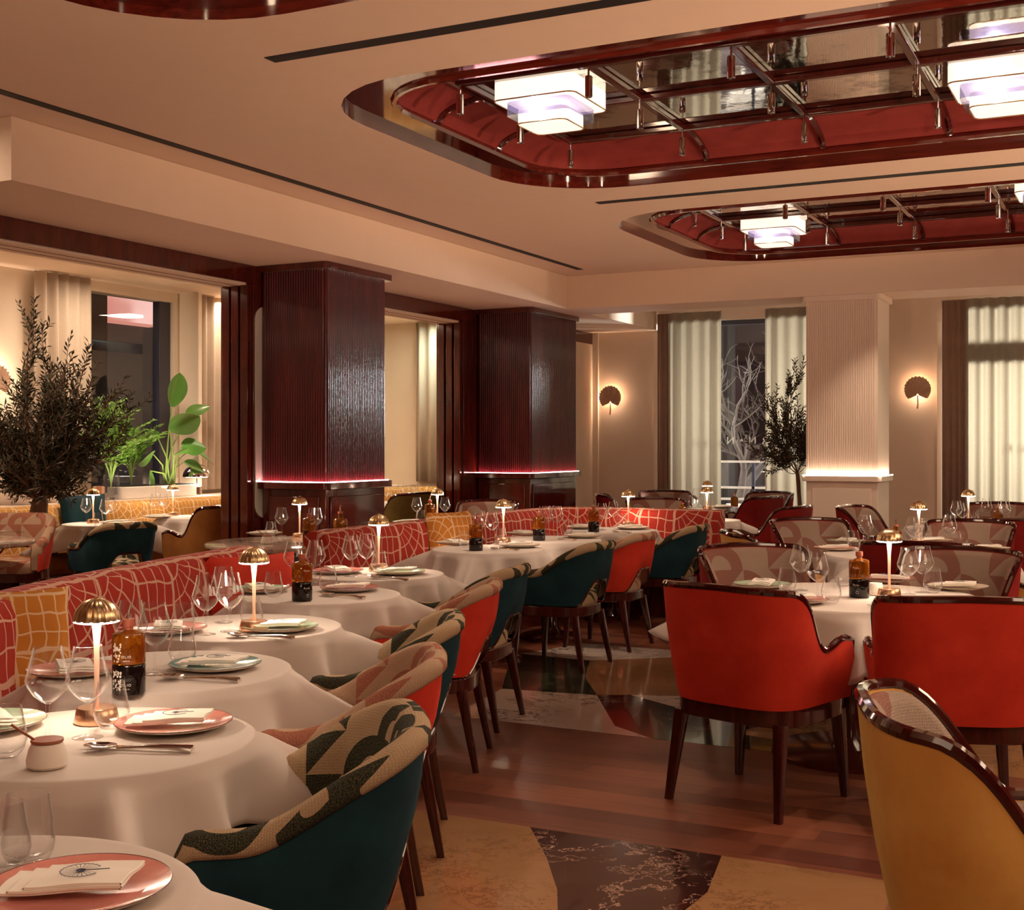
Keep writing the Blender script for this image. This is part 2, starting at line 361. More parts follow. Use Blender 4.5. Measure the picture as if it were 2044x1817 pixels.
def sstep(a, b, x): t = max(0, min(1, (x-a)/(b-a))); return t*t*(3-2*t)
# ================================================================ SETTING
ZC, ZS, ZB = 3.31, 2.95, 1.166      # ceiling, soffit underside, column ledge
YB = 15.6                            # far wall
TRAYS = [(-4.05, 2.62, 1.37, 4.42), (-4.05, 2.62, 5.42, 8.47), (-4.05, 2.62, 9.47, 12.52)]
# floor: planks with a band of inlaid marbles
g = G(); g.add([(-11, -4.5, 0), (5.2, -4.5, 0), (5.2, YB+.2, 0), (-11, YB+.2, 0)], [(0, 1, 2, 3)])
def inlay(poly, mi): g.add([(x, y, .0012) for x, y in poly], [tuple(range(len(poly)))], mi)
for o_ in (0, 3.76, -3.76):     # pattern repeats across the room
    q = lambda L: [(x+o_, y) for x, y in L]
    inlay(q([(-3.38, 6.02), (-3.49, 6.82), (-2.9, 6.89), (-2.71, 6.55), (-2.5, 6.18), (-2.23, 6.0)]), 1)
    inlay(q([(-3.49, 6.82), (-3.75, 7.4), (-3.95, 8.02), (-3.41, 7.98), (-3.2, 7.4), (-2.9, 6.89)]), 4)
    inlay(q([(-3.41, 7.98), (-2.9, 8.39), (-2.44, 7.6), (-2.3, 7.14), (-2.73, 6.99), (-2.9, 6.89), (-3.2, 7.4)]), 2)
    inlay(q([(-3.95, 8.02), (-3.76, 8.65), (-2.75, 8.65), (-2.9, 8.39), (-3.41, 7.98)]), 1)
    inlay(q([(-2.9, 6.89), (-2.73, 6.99), (-2.3, 6.73), (-1.8, 6.58), (-1.9, 6.3), (-2.5, 6.18), (-2.71, 6.55)]), 3)
    inlay(q([(-2.5, 6.18), (-1.9, 6.3), (-1.4, 6.2), (-1.1, 6.0), (-2.23, 6.0)]), 4)
    inlay(q([(-2.3, 7.14), (-2.44, 7.6), (-2.9, 8.39), (-2.75, 8.65), (-1.5, 8.65), (-1.1, 7.7), (-1.51, 7.02), (-1.8, 6.58), (-2.3, 6.73), (-2.73, 6.99)]), 1)
    inlay(q([(-1.5, 8.65), (-.6, 8.65), (-.34, 7.4), (-.34, 6.82), (-1.1, 7.7)]), 3)
    inlay(q([(-1.1, 7.7), (-.34, 6.82), (-.23, 6.02), (-1.1, 6.0), (-1.4, 6.2), (-1.9, 6.3), (-1.8, 6.58), (-1.51, 7.02)]), 2)
    for dy in (0, -4.3):
        inlay([(x+o_, y+dy) for x, y in [(-3.9, 4.4), (-2.13, 4.4), (-1.92, 4.1), (-1.75, 3.82), (-1.6, 3.5), (-1.5, 3.2), (-1.9, 2.6), (-3.9, 2.2)]], 2)
        inlay([(x+o_, y+dy) for x, y in [(-2.13, 4.4), (-1.37, 4.4), (-1.3, 4.02), (-1.32, 3.75), (-1.1, 3.3), (-1.5, 3.2), (-1.6, 3.5), (-1.75, 3.82), (-1.92, 4.1)]], 3)
        inlay([(x+o_, y+dy) for x, y in [(-1.37, 4.4), (-.75, 4.4), (-.75, 3.82), (-1.32, 3.82), (-1.3, 4.02)]], 2)
        inlay([(x+o_, y+dy) for x, y in [(-1.32, 3.80), (-.75, 3.80), (-.75, 3.1), (-1.1, 3.3)]], 3)
f_ = struct('floor', g, ['plank', 'marbW', 'marbT', 'marbD', 'marbG'], smooth=False)
# ceiling with three rounded coffer openings
def plane_with_holes(outer, holes, z):
    bm = bmesh.new(); es = []
    for lp in [outer]+holes:
        vs = [bm.verts.new((x, y, z)) for x, y in lp]; es += [bm.edges.new((vs[i], vs[(i+1) % len(vs)])) for i in range(len(vs))]
    bmesh.ops.triangle_fill(bm, use_beauty=True, edges=es); bm.verts.index_update()
    g = G(); g.add([v.co[:] for v in bm.verts], [[v.index for v in f.verts] for f in bm.faces]); bm.free(); return g
g = plane_with_holes([(-11, -4.5), (5.2, -4.5), (5.2, YB+.2), (-11, YB+.2)], [rr(*t_, .75) for t_ in TRAYS], ZC)
struct('ceiling', g, 'ceil', smooth=False)
# soffits: along the left columns and across the far columns
XS, XW = -5.69, -6.62
struct('trim_1', G().box(XW-.36, XS, 5.1, YB, ZS, ZC-.002), 'ceil', smooth=False)
struct('trim_2', G().box(XS, 5.2, 12.67, 13.32, ZS, ZC-.002), 'ceil', smooth=False)
struct('trim_3', G().box(-10.1, XW-.36, 5.0, YB, 3.21, ZC-.002), 'ceil', smooth=False)
# far wall with two window openings
W1 = (-5.70, -3.15); W2 = (-2.19, 1.6); TOPW = 3.05
g = G()
for a, b in ((-10.2, W1[0]), (W1[1], W2[0]), (W2[1], 5.2)): g.box(a, b, YB, YB+.2, 0, ZC)
g.box(W1[0], W1[1], YB, YB+.2, TOPW, ZC); g.box(W2[0], W2[1], YB, YB+.2, TOPW, ZC)
struct('wall_back', g, 'wall', smooth=False)
g = G(); g.box(W1[0]-.06, W1[0], YB-.03, YB+.02, 0, ZC-.4); g.box(W2[0]-.05, W2[0], YB-.03, YB+.02, 0, ZC-.4)
g.box(-6.62, -6.54, YB-.03, YB, 0, ZS-.01)
struct('trim_4', g, 'cream', smooth=False)
struct('wall_right', G().box(5.0, 5.2, -4.5, YB, 0, ZC), 'mah', smooth=False)
struct('wall_front', G().box(-11, 5.2, -4.6, -4.4, 0, ZC), 'wall', smooth=False)
# left partition: mahogany header, moulded jambs
XR = XW-.34
g = G(); g.box(XR, XW, 2.0, YB, 2.80, ZS-.001)
struct('trim_5', g, 'mah', bev=.004)
g = G(); g.box(XR+.002, XW-.03, 2.0, 12.1, 2.785, 2.80); struct('trim_6', g, 'ceil', smooth=False)
g = G()
for k in (0, 1): g.box(XR+.09+k*.12, XR+.098+k*.12, 2.0, 12.1, 2.783, 2.7855)
struct('trim_7', g, 'black', smooth=False)
g = G(); g.box(XR, XW, 8.43, 9.42, 0, 2.80); g.box(XR, XW, 12.03, 12.4, 0, 2.8)
for y0 in (8.43, 12.03):
    for k in range(3): g.box(XW-.30+k*.105, XW-.30+k*.105+.075, y0-.035-.012*k, y0, 0, 2.80)
struct('wall_left', g, 'mah', bev=.004)
struct('wall_left.001', G().box(XR, XW, 12.4, YB, 0, 2.80), 'wall', smooth=False)
struct('wall_left.002', G().box(XR, XW, -4.5, 3.0, 0, ZC), 'wall', smooth=False)
g = G(); g.prism([(y, z) for y, z in rr(8.445, 8.90, .86, 2.62, .12, 8)], 0, .012)
g.v = [(XW+z, x, y) for x, y, z in g.v]
tag(obj('wall_mirror', g, 'flute', bev=.002), 'tall narrow ribbed mirror with rounded ends on the mahogany wall beside the column', 'mirror')
# outer window wall of the left room
XO = -10.0
g = G(); g.box(XO-.2, XO, -4.5, 10.02, 0, ZC); g.box(XO-.2, XO, 11.30, YB+.2, 0, ZC); g.box(XO-.2, XO, 10.02, 11.30, 0, .95); g.box(XO-.2, XO, 10.02, 11.30, 3.1, ZC)
struct('wall_left.003', g, 'cream', smooth=False)
g = G(); g.box(XO-.16, XO-.06, 11.12, 11.30, .95, 3.1); g.box(XO-.16, XO-.06, 10.02, 10.08, .95, 3.1); g.box(XO-.16, XO-.06, 10.02, 11.3, .9, .98)
w_ = struct('window_1', g, 'frame', bev=.004); o = obj('pane', G().box(XO-.12, XO-.112, 10.08, 11.12, .98, 3.1), 'wglass', w_, smooth=False)
# ---------------------------------------------------------------- far windows
def window(n, x0, x1, bars):
    g = G(); y0, y1 = YB+.06, YB+.14
    g.box(x0, x0+.07, y0, y1, .1, TOPW); g.box(x1-.07, x1, y0, y1, .1, TOPW); g.box(x0, x1, y0, y1, .02, .1); g.box(x0, x1, y0, y1, TOPW-.06, TOPW)
    for z0, z1 in bars: g.box(x0, x1, y0, y1, z0, z1)
    w_ = struct('window_%d' % n, g, 'frame', bev=.004)
    obj('pane', G().box(x0+.07, x1-.07, YB+.095, YB+.103, .1, TOPW-.06), 'wglass', w_, smooth=False); return w_
wa = window(2, W1[0], W1[1], []); wb = window(3, W2[0], W2[1], [(2.40, 2.62)])
def text(name, s, size, mat, parent=None, loc=(0, 0, 0), rot=(0, 0, 0), sc=(1, 1, 1)):
    c = bpy.data.curves.new(name, 'FONT'); c.body = s; c.size = size; c.extrude = size*.012; c.align_x = 'CENTER'; c.materials.append(K[mat]); c.space_character = 1.25
    q = bpy.data.objects.new(name, c); COL.objects.link(q); bpy.context.view_layer.update()
    me = bpy.data.meshes.new_from_object(q.evaluated_get(bpy.context.evaluated_depsgraph_get())); bpy.data.objects.remove(q)
    o = bpy.data.objects.new(name, me); COL.objects.link(o); o.parent = parent; o.location = loc; o.rotation_euler = rot; o.scale = sc; return o
text('lettering', 'R N \u2022 N S', .13, 'label', wa, (-4.62, YB+.09, 1.47+.01), (pi/2, 0, 0), (-1, 1, 1))
text('lettering', 'S N \u2022 N R', .13, 'soil', wb, (-1.05, YB+.09, 1.42), (pi/2, 0, 0), (-1, 1, 1))
# curtains: pleated sheets hanging before the glass
def curtain(p0, p1, z0, z1, label, mat, amp=.05, per=.15, seed=0):
    rnd = random.Random(seed); L = hypot(p1[0]-p0[0], p1[1]-p0[1]); n = int(L/per*10); dx, dy = (p1[0]-p0[0])/L, (p1[1]-p0[1])/L
    R = []; ph = 0
    for i in range(n+1):
        s = L*i/n; ph += 2*pi/10*(.8+.4*rnd.random()); a = amp*sin(ph)*(.7+.3*sin(s*9+seed))
        R.append([(p0[0]+dx*s-dy*a*k, p0[1]+dy*s+dx*a*k, z) for z, k in ((z0, 1.1), ((z0+z1)/2, 1), (z1, .85))])
    g = G().grid(R); o = obj('curtain', g, mat); m = o.modifiers.new('t', 'SOLIDIFY'); m.thickness = .003
    return tag(o, label, 'curtain')
yc = YB-.16
curtain((-5.52, yc), (-4.80, yc), .02, TOPW+.1, 'sheer cream curtain hanging left of the dark gap in the far window', 'curt', seed=1)
curtain((-4.26, yc), (-3.2, yc), .02, TOPW+.1, 'sheer cream curtain behind the small olive tree at the far window', 'curt', seed=2)
curtain((-5.68, yc+.05), (-5.50, yc+.05), .02, TOPW+.1, 'dark taupe drape at the left edge of the far window', 'drape', .02, .07, 3)
curtain((-2.17, yc+.05), (-1.86, yc+.05), .02, TOPW+.1, 'dark taupe drape beside the right fan sconce', 'drape', .02, .07, 4)
curtain((-1.90, yc), (1.5, yc), .02, TOPW+.1, 'wide sheer curtain across the window at the far right', 'curt', seed=5)
curtain((XO+.14, 9.14), (XO+.14, 9.90), .95, 3.2, 'pleated linen curtain behind the large olive tree, left room', 'curtw', seed=6)
curtain((XO+.16, 11.50), (XO+.16, 12.9), .95, 3.2, 'pleated linen curtain right of the plants in the left room window', 'curtw', seed=7)
curtain((-9.32, YB-.1), (-8.0, YB-.1), .95, 3.2, 'grey green curtain on the far end wall of the left room', 'curtw', seed=8)
g = G().box(XO+.02, XO+.30, 11.36, 11.42, .9, 3.21); struct('trim_8', g, 'cream', smooth=False)
# night street outside
g = G().box(-14, 8, 24, 24.3, -1, 12); tag(obj('street_facade', g, 'night', smooth=False), 'dark building across the street outside the far window', 'building')
o = obj('mauve_block', G().box(-7.25, -6.95, 23.92, 24, 2.0, 3.0).box(-7.4, -6.2, 23.9, 24, -.5, 1.5), 'nightp', bpy.data.objects['street_facade'], smooth=False)  # plain mauve blocks on the dark facade
tag(obj('street_pavement', G().box(-14, 8, YB+.2, 24, -.1, -.02), 'nightp', smooth=False), 'paved terrace outside the far window', 'pavement')
t_ = thing('glass_balustrade', 'glass balustrade with pale rails outside the far window', 'railing', (-4.55, 17.2, 0))
obj('rail', G().box(-1.2, 1.2, -.02, .02, 1.22, 1.25).box(-1.2, 1.2, -.02, .02, .86, .89).box(-1.2, 1.2, -.02, .02, .70, .73), 'label', t_, smooth=False)
obj('glass_panel', G().box(-1.2, 1.2, -.005, .005, .89, 1.22), 'wglass', t_, smooth=False)
for s_ in (-1.1, -.35, .4, 1.1): obj('post', G().box(s_-.02, s_+.02, -.02, .02, 0, 1.22), 'frame', t_, smooth=False)
tag(obj('street_facade', G().box(-14.2, -14, 4, 16, -1, 8), 'night', smooth=False), 'dark building outside the left room window', 'building')
tag(obj('reflection_band', G().box(-13.99, -13.6, 12.3, 15.2, 3.3, 3.95), emis('reflection_glow', (1, .34, .24), .35), smooth=False), 'added glowing salmon reflection band outside the left room window', 'sign')  # added glowing band imitating a pinkish box reflected in the window
tag(obj('outside_column', G().box(-12.6, -12.0, 11.6, 12.3, -1, 6), 'nightp', smooth=False), 'mauve street column outside the left room window', 'column')
# ---------------------------------------------------------------- columns
def reeds(x0, x1, y, z0, z1, n, face, g):
    """half-round reeds on one face; face: 'f' faces -y, 'r' faces +x"""
    L = (x1-x0)/n; R = []
    for k in range(n):
        for j in range(5):
            a = pi*j/5; u = x0+L*(k+.5)-L/2*cos(a); d = L*.42*sin(a); R.append((u, d))
    R.append((x1, 0))
    pts = [((u, y-d) if face == 'f' else (y+d, u)) for u, d in R]
    return g.grid([[(px, py, z0), (px, py, z1)] for px, py in pts])
def column(x0, x1, y0, y1, zt, label, mats, led, nf, nr, name='fluted_column', lip=.06):
    t = thing(name, label, 'column', ((x0+x1)/2, (y0+y1)/2, 0)); cx, cy = (x0+x1)/2, (y0+y1)/2
    ax, bx, ay, by = x0-cx, x1-cx, y0-cy, y1-cy
    g = G(); g.box(ax, bx, ay, by, ZB, zt-.05); reeds(ax+.01, bx-.02, ay, ZB, zt-.05, nf, 'f', g)
    if nr: reeds(ay+.02, by-.01, bx, ZB, zt-.05, nr, 'r', g)
    obj('reeded_shaft', g, mats[0], t, ang=.9)
    cap = rr(ax-lip, bx+lip, ay-lip, by+lip if by+cy < 13.2 else by, .05, 5)
    obj('capital', G().prism(cap, zt-.055, zt-.001), mats[1], t, bev=.004)
    g = G().prism(rr(ax-lip, bx+lip, ay-lip, by+lip, .05, 5), ZB-.06, ZB-.004); obj('ledge', g, mats[1], t, bev=.004)
    g = G().box(ax-.0, bx, ay-.0, by, 0, ZB-.06); g.box(ax+.06, bx-.06, ay-.012, ay, .12, ZB-.12); 
    if nr: g.box(bx, bx+.012, ay+.06, by-.06, .12, ZB-.12)
    obj('base_panel', g, mats[2], t, bev=.006)
    g = G().box(ax-.03, bx+.03, ay-.036, ay-.026, ZB-.004, ZB+.002).box(bx+.03, bx+.04, ay-.03, by, ZB-.004, ZB+.002)
    obj('led_strip', g, led, t, smooth=False); return t
column(-6.6, -5.97, 8.53, 9.42, ZS, 'wide dark red fluted column nearest on the left with pink light at its ledge', ['plum', 'mah', 'mah'], 'stripp', 24, 34)
column(-6.6, -5.97, 12.33, 13.55, ZS, 'dark purple fluted column farther back beside the left fan sconce', ['plum', 'mah', 'mah'], 'stripp', 24, 44)
column(-3.08, -2.38, 12.70, 13.30, ZS, 'white fluted column between the far windows with glowing ledge', ['whitep', 'whitep', 'whitep'], 'stripw', 30, 0, 'white_column', .04)
# ---------------------------------------------------------------- ceiling slots
def slot(x0, x1, y0, y1, label):
    tag(obj('air_slot', G().box(x0, x1, y0, y1, ZC-.004, ZC+.03), 'black', smooth=False), label, 'air vent', 'black slots in the ceiling')
slot(-5.385, -5.315, -2, 12.25, 'longest black ceiling slot running beside the left soffit')
slot(-3.76, 4.8, 4.87, 4.955, 'black ceiling slot between the first and second red coffers')
slot(-3.76, 4.8, 8.90, 8.985, 'thin black ceiling slot between the second and third red coffers')
# ---------------------------------------------------------------- coffers
PITCH = .776; GX = [-3.43+PITCH*k for k in range(8)]
def coffer(T, label):
    x0, x1, y0, y1 = T; t = thing('ceiling_coffer', label, 'coffer', (0, 0, 0), 0, None); yc = (y0+y1)/2
    o0 = rr(x0, x1, y0, y1, .75); A = .27
    o1 = rr(x0+A, x1-A, y0+A, y1-A, .52); gx0, gx1, gy0, gy1 = GX[0], GX[-1], yc-.755, yc+.755
    zr = ZC+.045
    g = G().grid([[(x, y, ZC) for x, y in o0], [(x, y, zr) for x, y in o0], [(x, y, zr+.001) for x, y in o1], [(x, y, zr+.05) for x, y in o1]], cv=True)
    obj('gloss_rim', g, 'mahx', t, ang=.5)
    obj('bead', G().tube([(x, y, zr) for x, y in o1], .022, 6, closed=True), 'mahx', t)
    R = []; o2 = rr(gx0, gx1, gy0, gy1, .10); n = 8
    for k in range(n+1):
        a = pi/2*k/n; f = 1-cos(a); R.append([(bez(p[0], q[0], f), bez(p[1], q[1], f), zr+.03+.125*sin(a)) for p, q in zip(o1, o2)])
    obj('red_cove', G().grid(R, cv=True), 'covered', t)
    def rib(p, q):
        pts = []
        for k in range(9): a = pi/2*k/8; f = 1-cos(a); pts.append((bez(p[0], q[0], f), bez(p[1], q[1], f), zr+.018+.125*sin(a)))
        return G().tube(pts, .02, 6)
    for x in GX[:6]:
        if x > gx0+.05:
            obj('rib', rib((x, y1-A), (x, gy1)), 'trim', t); obj('rib', rib((x, y0+A), (x, gy0)), 'trim', t)
    for y in (yc-.39, yc+.39): obj('rib', rib((x0+A, y), (gx0, y)), 'trim', t)
    for y in (yc-.755, yc, yc+.755): obj('grid_bar', G().box(gx0-.02, gx1+.02, y-.026, y+.026, 3.462, 3.50), 'trim', t, bev=.008)
    for x in GX: obj('grid_bar', G().box(x-.024, x+.024, gy0, gy1, 3.464, 3.502), 'trim', t, bev=.008)
    obj('antique_mirror', G().box(gx0-.1, gx1+.1, gy0-.1, gy1+.1, 3.5, 3.51), 'mirror', t, smooth=False)
    return t
coffer(TRAYS[0], 'glossy mahogany coffer cut off by the top left of the photo')
coffer(TRAYS[1], 'large red coffer with mirrored grid nearest on the right ceiling')
coffer(TRAYS[2], 'smaller looking red coffer with mirrored grid farthest back')
def make_lantern():
    t = thing('box_lantern', '', 'ceiling lantern')
    def sh(w, z0, z1): return G().prism(rr(-w, w, -w, w, .05, 5), z0, z1)
    obj('upper_shade', sh(.25, .0, .105), 'shade', t, bev=.006)
    obj('upper_trim', G().tube([(x, y, .0) for x, y in rr(-.25, .25, -.25, .25, .05, 5)], .004, 6, closed=True), 'brass', t)
    g = G().grid([[(x, y, z) for x, y in rr(-.195, .195, -.195, .195, .04, 5)] for z in (-.075, 0)], cv=True); obj('glass_collar', g, 'pglass', t)
    obj('lower_shade', sh(.152, -.115, -.035), 'shade', t, bev=.006)
    obj('lower_trim', G().tube([(x, y, -.115) for x, y in rr(-.152, .152, -.152, .152, .05, 5)], .004, 6, closed=True), 'brass', t)
    obj('bulb', G().lathe([(0, -.03), (.02, -.03), (.02, 0), (0, 0)], 12, (-.02, -.165, 0)), 'bulb', t)
    return t
LAN = Kind(make_lantern)
for x, y, l in ((-3.05, 6.57, 'stepped box lantern at the left end of the nearest full coffer'), (-.72, 7.33, 'stepped box lantern in the nearest coffer cut by the right edge'),
                (-3.05, 11.37, 'small looking stepped box lantern in the farthest coffer'), (-.68, 10.62, 'farthest coffer lantern cut off by the right edge'),
                (-.72, 2.5, 'stepped box lantern in the top left coffer outside the frame'), (1.6, 6.57, 'stepped box lantern in the middle coffer outside the frame')):
    LAN.put((x, y, 3.395), 0, l, 'box lanterns')
def make_spot():
    t = thing('spotlight', '', 'spotlight')
    obj('stem', G().tube([(0, 0, 0), (0, 0, -.05)], .006, 8), 'chrome', t)
    g = G().lathe([(0, -.045), (.018, -.045), (.021, -.05), (.021, -.155), (.016, -.158), (.015, -.14), (0, -.138)], 16); obj('barrel', g, 'chrome', t)
    obj('lens', G().lathe([(0, -.141), (.014, -.141)], 12), 'lampdim', t); return t
K['lampdim'] = emis('spot_lens', (1, .8, .6), 1.5)
SP = Kind(make_spot); rows = ['near', 'middle', 'far']; cols = ['first', 'second', 'third', 'fourth', 'fifth']
for ti, T in ((1, TRAYS[1]), (2, TRAYS[2])):
    yc = (T[2]+T[3])/2
    for ri, dy in enumerate((-.755, 0, .755)):
        for ci in range(5):
            x, y = GX[ci], yc+dy
            SP.put((x, y, 3.463), 0, 'chrome spotlight, %s from the left in the %s row of the %s coffer' % (cols[ci], rows[ri], ['', 'nearest full', 'farthest'][ti]), 'chrome spotlights under the coffers')

# real beams from the spotlights toward the tables
BEAMS = [((-3.43, 6.2), (-3.3, 4.4), 40), ((-3.43, 6.95), (-3.7, 5.6), 42), ((-2.66, 6.2), (-2.4, 2.8), 60), ((-1.88, 6.2), (-1.8, 1.6), 55), ((-1.88, 6.95), (-1.35, 6.1), 34), ((-1.11, 6.95), (-1.15, 6.0), 26),
         ((-3.43, 7.7), (-4.1, 7.9), 44), ((-2.66, 7.7), (-3.6, 8.4), 30), ((-1.11, 7.7), (-1.35, 8.6), 34), ((-1.88, 7.7), (-1.5, 8.4), 26), ((-3.43, 10.24), (-4.0, 9.6), 44), ((-1.11, 10.24), (-1.3, 11.2), 34),
         ((-3.43, 11.75), (-3.9, 12.0), 40), ((-1.88, 11.75), (-2.7, 13.0), 40), ((-3.43, 10.99), (-5.7, 10.3), 44), ((-2.66, 6.95), (-2.3, 4.3), 34), ((-.33, 6.2), (-.9, 4.6), 46), ((-.33, 6.95), (-.1, 3.2), 50), ((-1.11, 6.2), (-1.2, 5.0), 34)]
for (x, y), (tx, ty), e in BEAMS: lamp('SPOT', 'spotlight_beam', (x, y, 3.28), e*1.15, WARM2, .03, spot=46, blend=.9, target=(tx, ty, .7))
# coffer 0 beams on the near tables
for (x, y), (tx, ty), e in [((-2.66, 2.9), (-2.2, 2.2), 34), ((-1.88, 2.1), (-1.7, 1.3), 30), ((-2.66, 3.6), (-2.9, 3.4), 34), ((-3.43, 3.6), (-4.0, 4.2), 30), ((-.33, 3.6), (-.4, 2.9), 30)]:
    lamp('SPOT', 'spotlight_beam', (x, y, 3.28), e*.34, WARM2, .03, spot=50, blend=.9, target=(tx, ty, .7))
# ---------------------------------------------------------------- sconces
def make_sconce():
    t = thing('fan_sconce', '', 'wall light'); g = G(); n = 20; c = (0, 0); R = []
    for k in range(2*n+1):
        a = radians(-23)+radians(226)*k/(2*n); r = (.07*sin(a)+sqrt(.158**2-(.07*cos(a))**2))*(1 if k % 2 else .93); R.append([(0.012*cos(a), -.05-.004*(k % 2), .012*sin(a)), (r*cos(a), -.055-.014*(k % 2), r*sin(a))])
    g.grid(R); nb = len(g.v); g.grid([[(p[0], p[1]+.008, p[2]) for p in r] for r in R]); o = obj('pleated_fan', g, 'palm', t, ang=.2)
    obj('stalk', G().tube([(0, -.052, 0), (.004, -.052, -.10), (-.004, -.052, -.16)], [.007, .008, .011], 8), 'palm', t)
    obj('bulb', G().lathe([(0, .03), (.05, .03), (.05, .012), (0, .012)], 20, (0, .075, 0)).xf(Matrix.Rotation(pi/2, 4, 'X')), 'sconceglow', t)
    return t
SCN = Kind(make_sconce)
def sc_x(px): t = (px-1022)/FP; return YB*(t*CN-SN)/(CN+t*SN)
for px, l in ((1221, 'fan shaped wall sconce between the purple column and the window'), (1833, 'fan shaped wall sconce right of the white column')):
    x = sc_x(px); d = -x*SN+YB*CN; SCN.put((x, YB, HC+(888-(804 if px == 1221 else 789))*d/FP), 0, l, 'fan sconces')
    lamp('POINT', 'sconce_light', (x, YB-.03, HC+(888-(793 if px == 1221 else 778))*d/FP), 13, WARM2, .03)
SCN.put((XO, 8.75, 2.02), pi/2, 'fan shaped wall sconce cut by the left edge beside the olive tree', 'fan sconces')
lamp('POINT', 'sconce_light', (XO+.03, 8.75, 2.10), 32, WARM2, .03)
# street light falling on the sheer curtains from outside
for x, y, z, wd, e, tx in ((-7.6, 18.6, 2.6, .7, 120, -5.15), (-3.4, 19.2, 2.4, .7, 120, -3.75), (.4, 20.0, 2.2, 1.0, 1050, -.4)):
    lamp('AREA', 'exterior_light', (x, y, z), e, (1, .97, .88), wd, target=(tx, YB, 1.5))
lamp('SPOT', 'exterior_light', (-6.4, 17.2, .4), 60, (1, .85, .75), .1, spot=70, target=(-5.4, 19.2, 1.8))  # added spot that picks out the bare tree
lamp('AREA', 'exterior_light', (-6.5, 22, 5), 16, (1, .8, .75), 3, target=(-6.5, 24, 1.5))
lamp('AREA', 'exterior_light', (-12.5, 9, 5), 30, (.8, .6, .7), 2, target=(-14, 13, 2))
lamp('AREA', 'left_end_light', (-8.6, 15.2, 3.15), 14, (.85, 1, .8), .6)
lamp('SPOT', 'plant_fill', (-9.45, 10.6, 1.0), 8, (1, .85, .6), .05, spot=120, blend=1, target=(-9.75, 10.9, 2.2))  # added fill spots that brighten the ledge plants
lamp('SPOT', 'plant_fill', (-9.4, 9.9, 1.0), 7, (1, .85, .6), .05, spot=120, blend=1, target=(-9.75, 9.9, 2.2))
lamp('AREA', 'curtain_fill', (-9.35, 9.6, 3.15), 4, WARM2, .3)  # added area fills that brighten the left room curtains
lamp('AREA', 'curtain_fill', (-9.7, 12.0, 3.15), 5, WARM2, .3)
lamp('AREA', 'recess_light', (-6.3, 4.6, 3.25), 6, WARM2, .4)
# ================================================================ CHAIRS
def upath(W, Df, Db, n, N, y1=-.02):
    """plan of a tub back from the front left arm round the back to the front right arm; returns points, normals, arclength in -1..1"""
    pts = [(-W, Df+(y1-Df)*k/8) for k in range(8)]
    for k in range(33):
        a = pi*k/32; c_, s_ = cos(a), sin(a)
        pts.append((-W*(abs(c_)**(2/n))*(1 if c_ > 0 else -1), y1-(Db+y1)*(abs(s_)**(2/n))))
    pts += [(W, y1+(Df-y1)*(k+1)/8) for k in range(8)]
    L = [0]
    for a, b in zip(pts, pts[1:]): L.append(L[-1]+hypot(b[0]-a[0], b[1]-a[1]))
    out = []
    for k in range(N):
        s = L[-1]*k/(N-1); i = 0
        while i < len(L)-2 and L[i+1] < s: i += 1
        f = (s-L[i])/max(1e-9, L[i+1]-L[i]); out.append((bez(pts[i][0], pts[i+1][0], f), bez(pts[i][1], pts[i+1][1], f)))
    nr = []
    for k in range(N):
        a = out[max(0, k-1)]; b = out[min(N-1, k+1)]; dx, dy = b[0]-a[0], b[1]-a[1]; l = hypot(dx, dy); nr.append((dy/l, -dx/l))
    nr = [(-a, -b) if (p[0]*a+(p[1])*b) < 0 else (a, b) for (a, b), p in zip(nr, out)]
    return out, nr, [2*k/(N-1)-1 for k in range(N)], L[-1]
def superell(W, D, n, N=32):
    return [(W*abs(cos(a))**(2/n)*(1 if cos(a) > 0 else -1), D*abs(sin(a))**(2/n)*(1 if sin(a) > 0 else -1)) for a in [2*pi*k/N for k in range(N)]]
def seat_mesh(W, D, n, z0, z1):
    R = []; S = superell(W, D, n)
    for f, z in ((.9, z0), (.98, z0+.005), (1, z0+.03), (1, z1-.03), (.96, z1-.01), (.85, z1), (.5, z1+.008), (.02, z1+.01)): R.append([(x*f, y*f, z) for x, y in S])
    R = [[(x, y+.015, z) for x, y, z in r] for r in R]
    return G().grid(R, cv=True, uv=[[(p[0]+p[2]*.8, p[1]+p[2]*.8) for p in r] for r in R])
def legs(t, W, D, z, rake=.05, r0=.024, r1=.014):
    for sx in (-1, 1):
        for sy in (-1, 1):
            a = Vector((sx*W, sy*D, z)); b = Vector((sx*(W+.025), sy*(D+.02)-(rake if sy < 0 else 0), 0)); R = []
            for p, r in ((a, r0), (b, r1)): R.append([(p.x+x, p.y+y, p.z) for x, y in rr(-r, r, -r, r, r*.35, 2)])
            g = G().grid(R, cv=True); m = len(R[0]); g.f += [tuple(range(m)), tuple(range(m, 2*m))]; g.mi += [0, 0]
            obj('leg', g, 'leg', t)
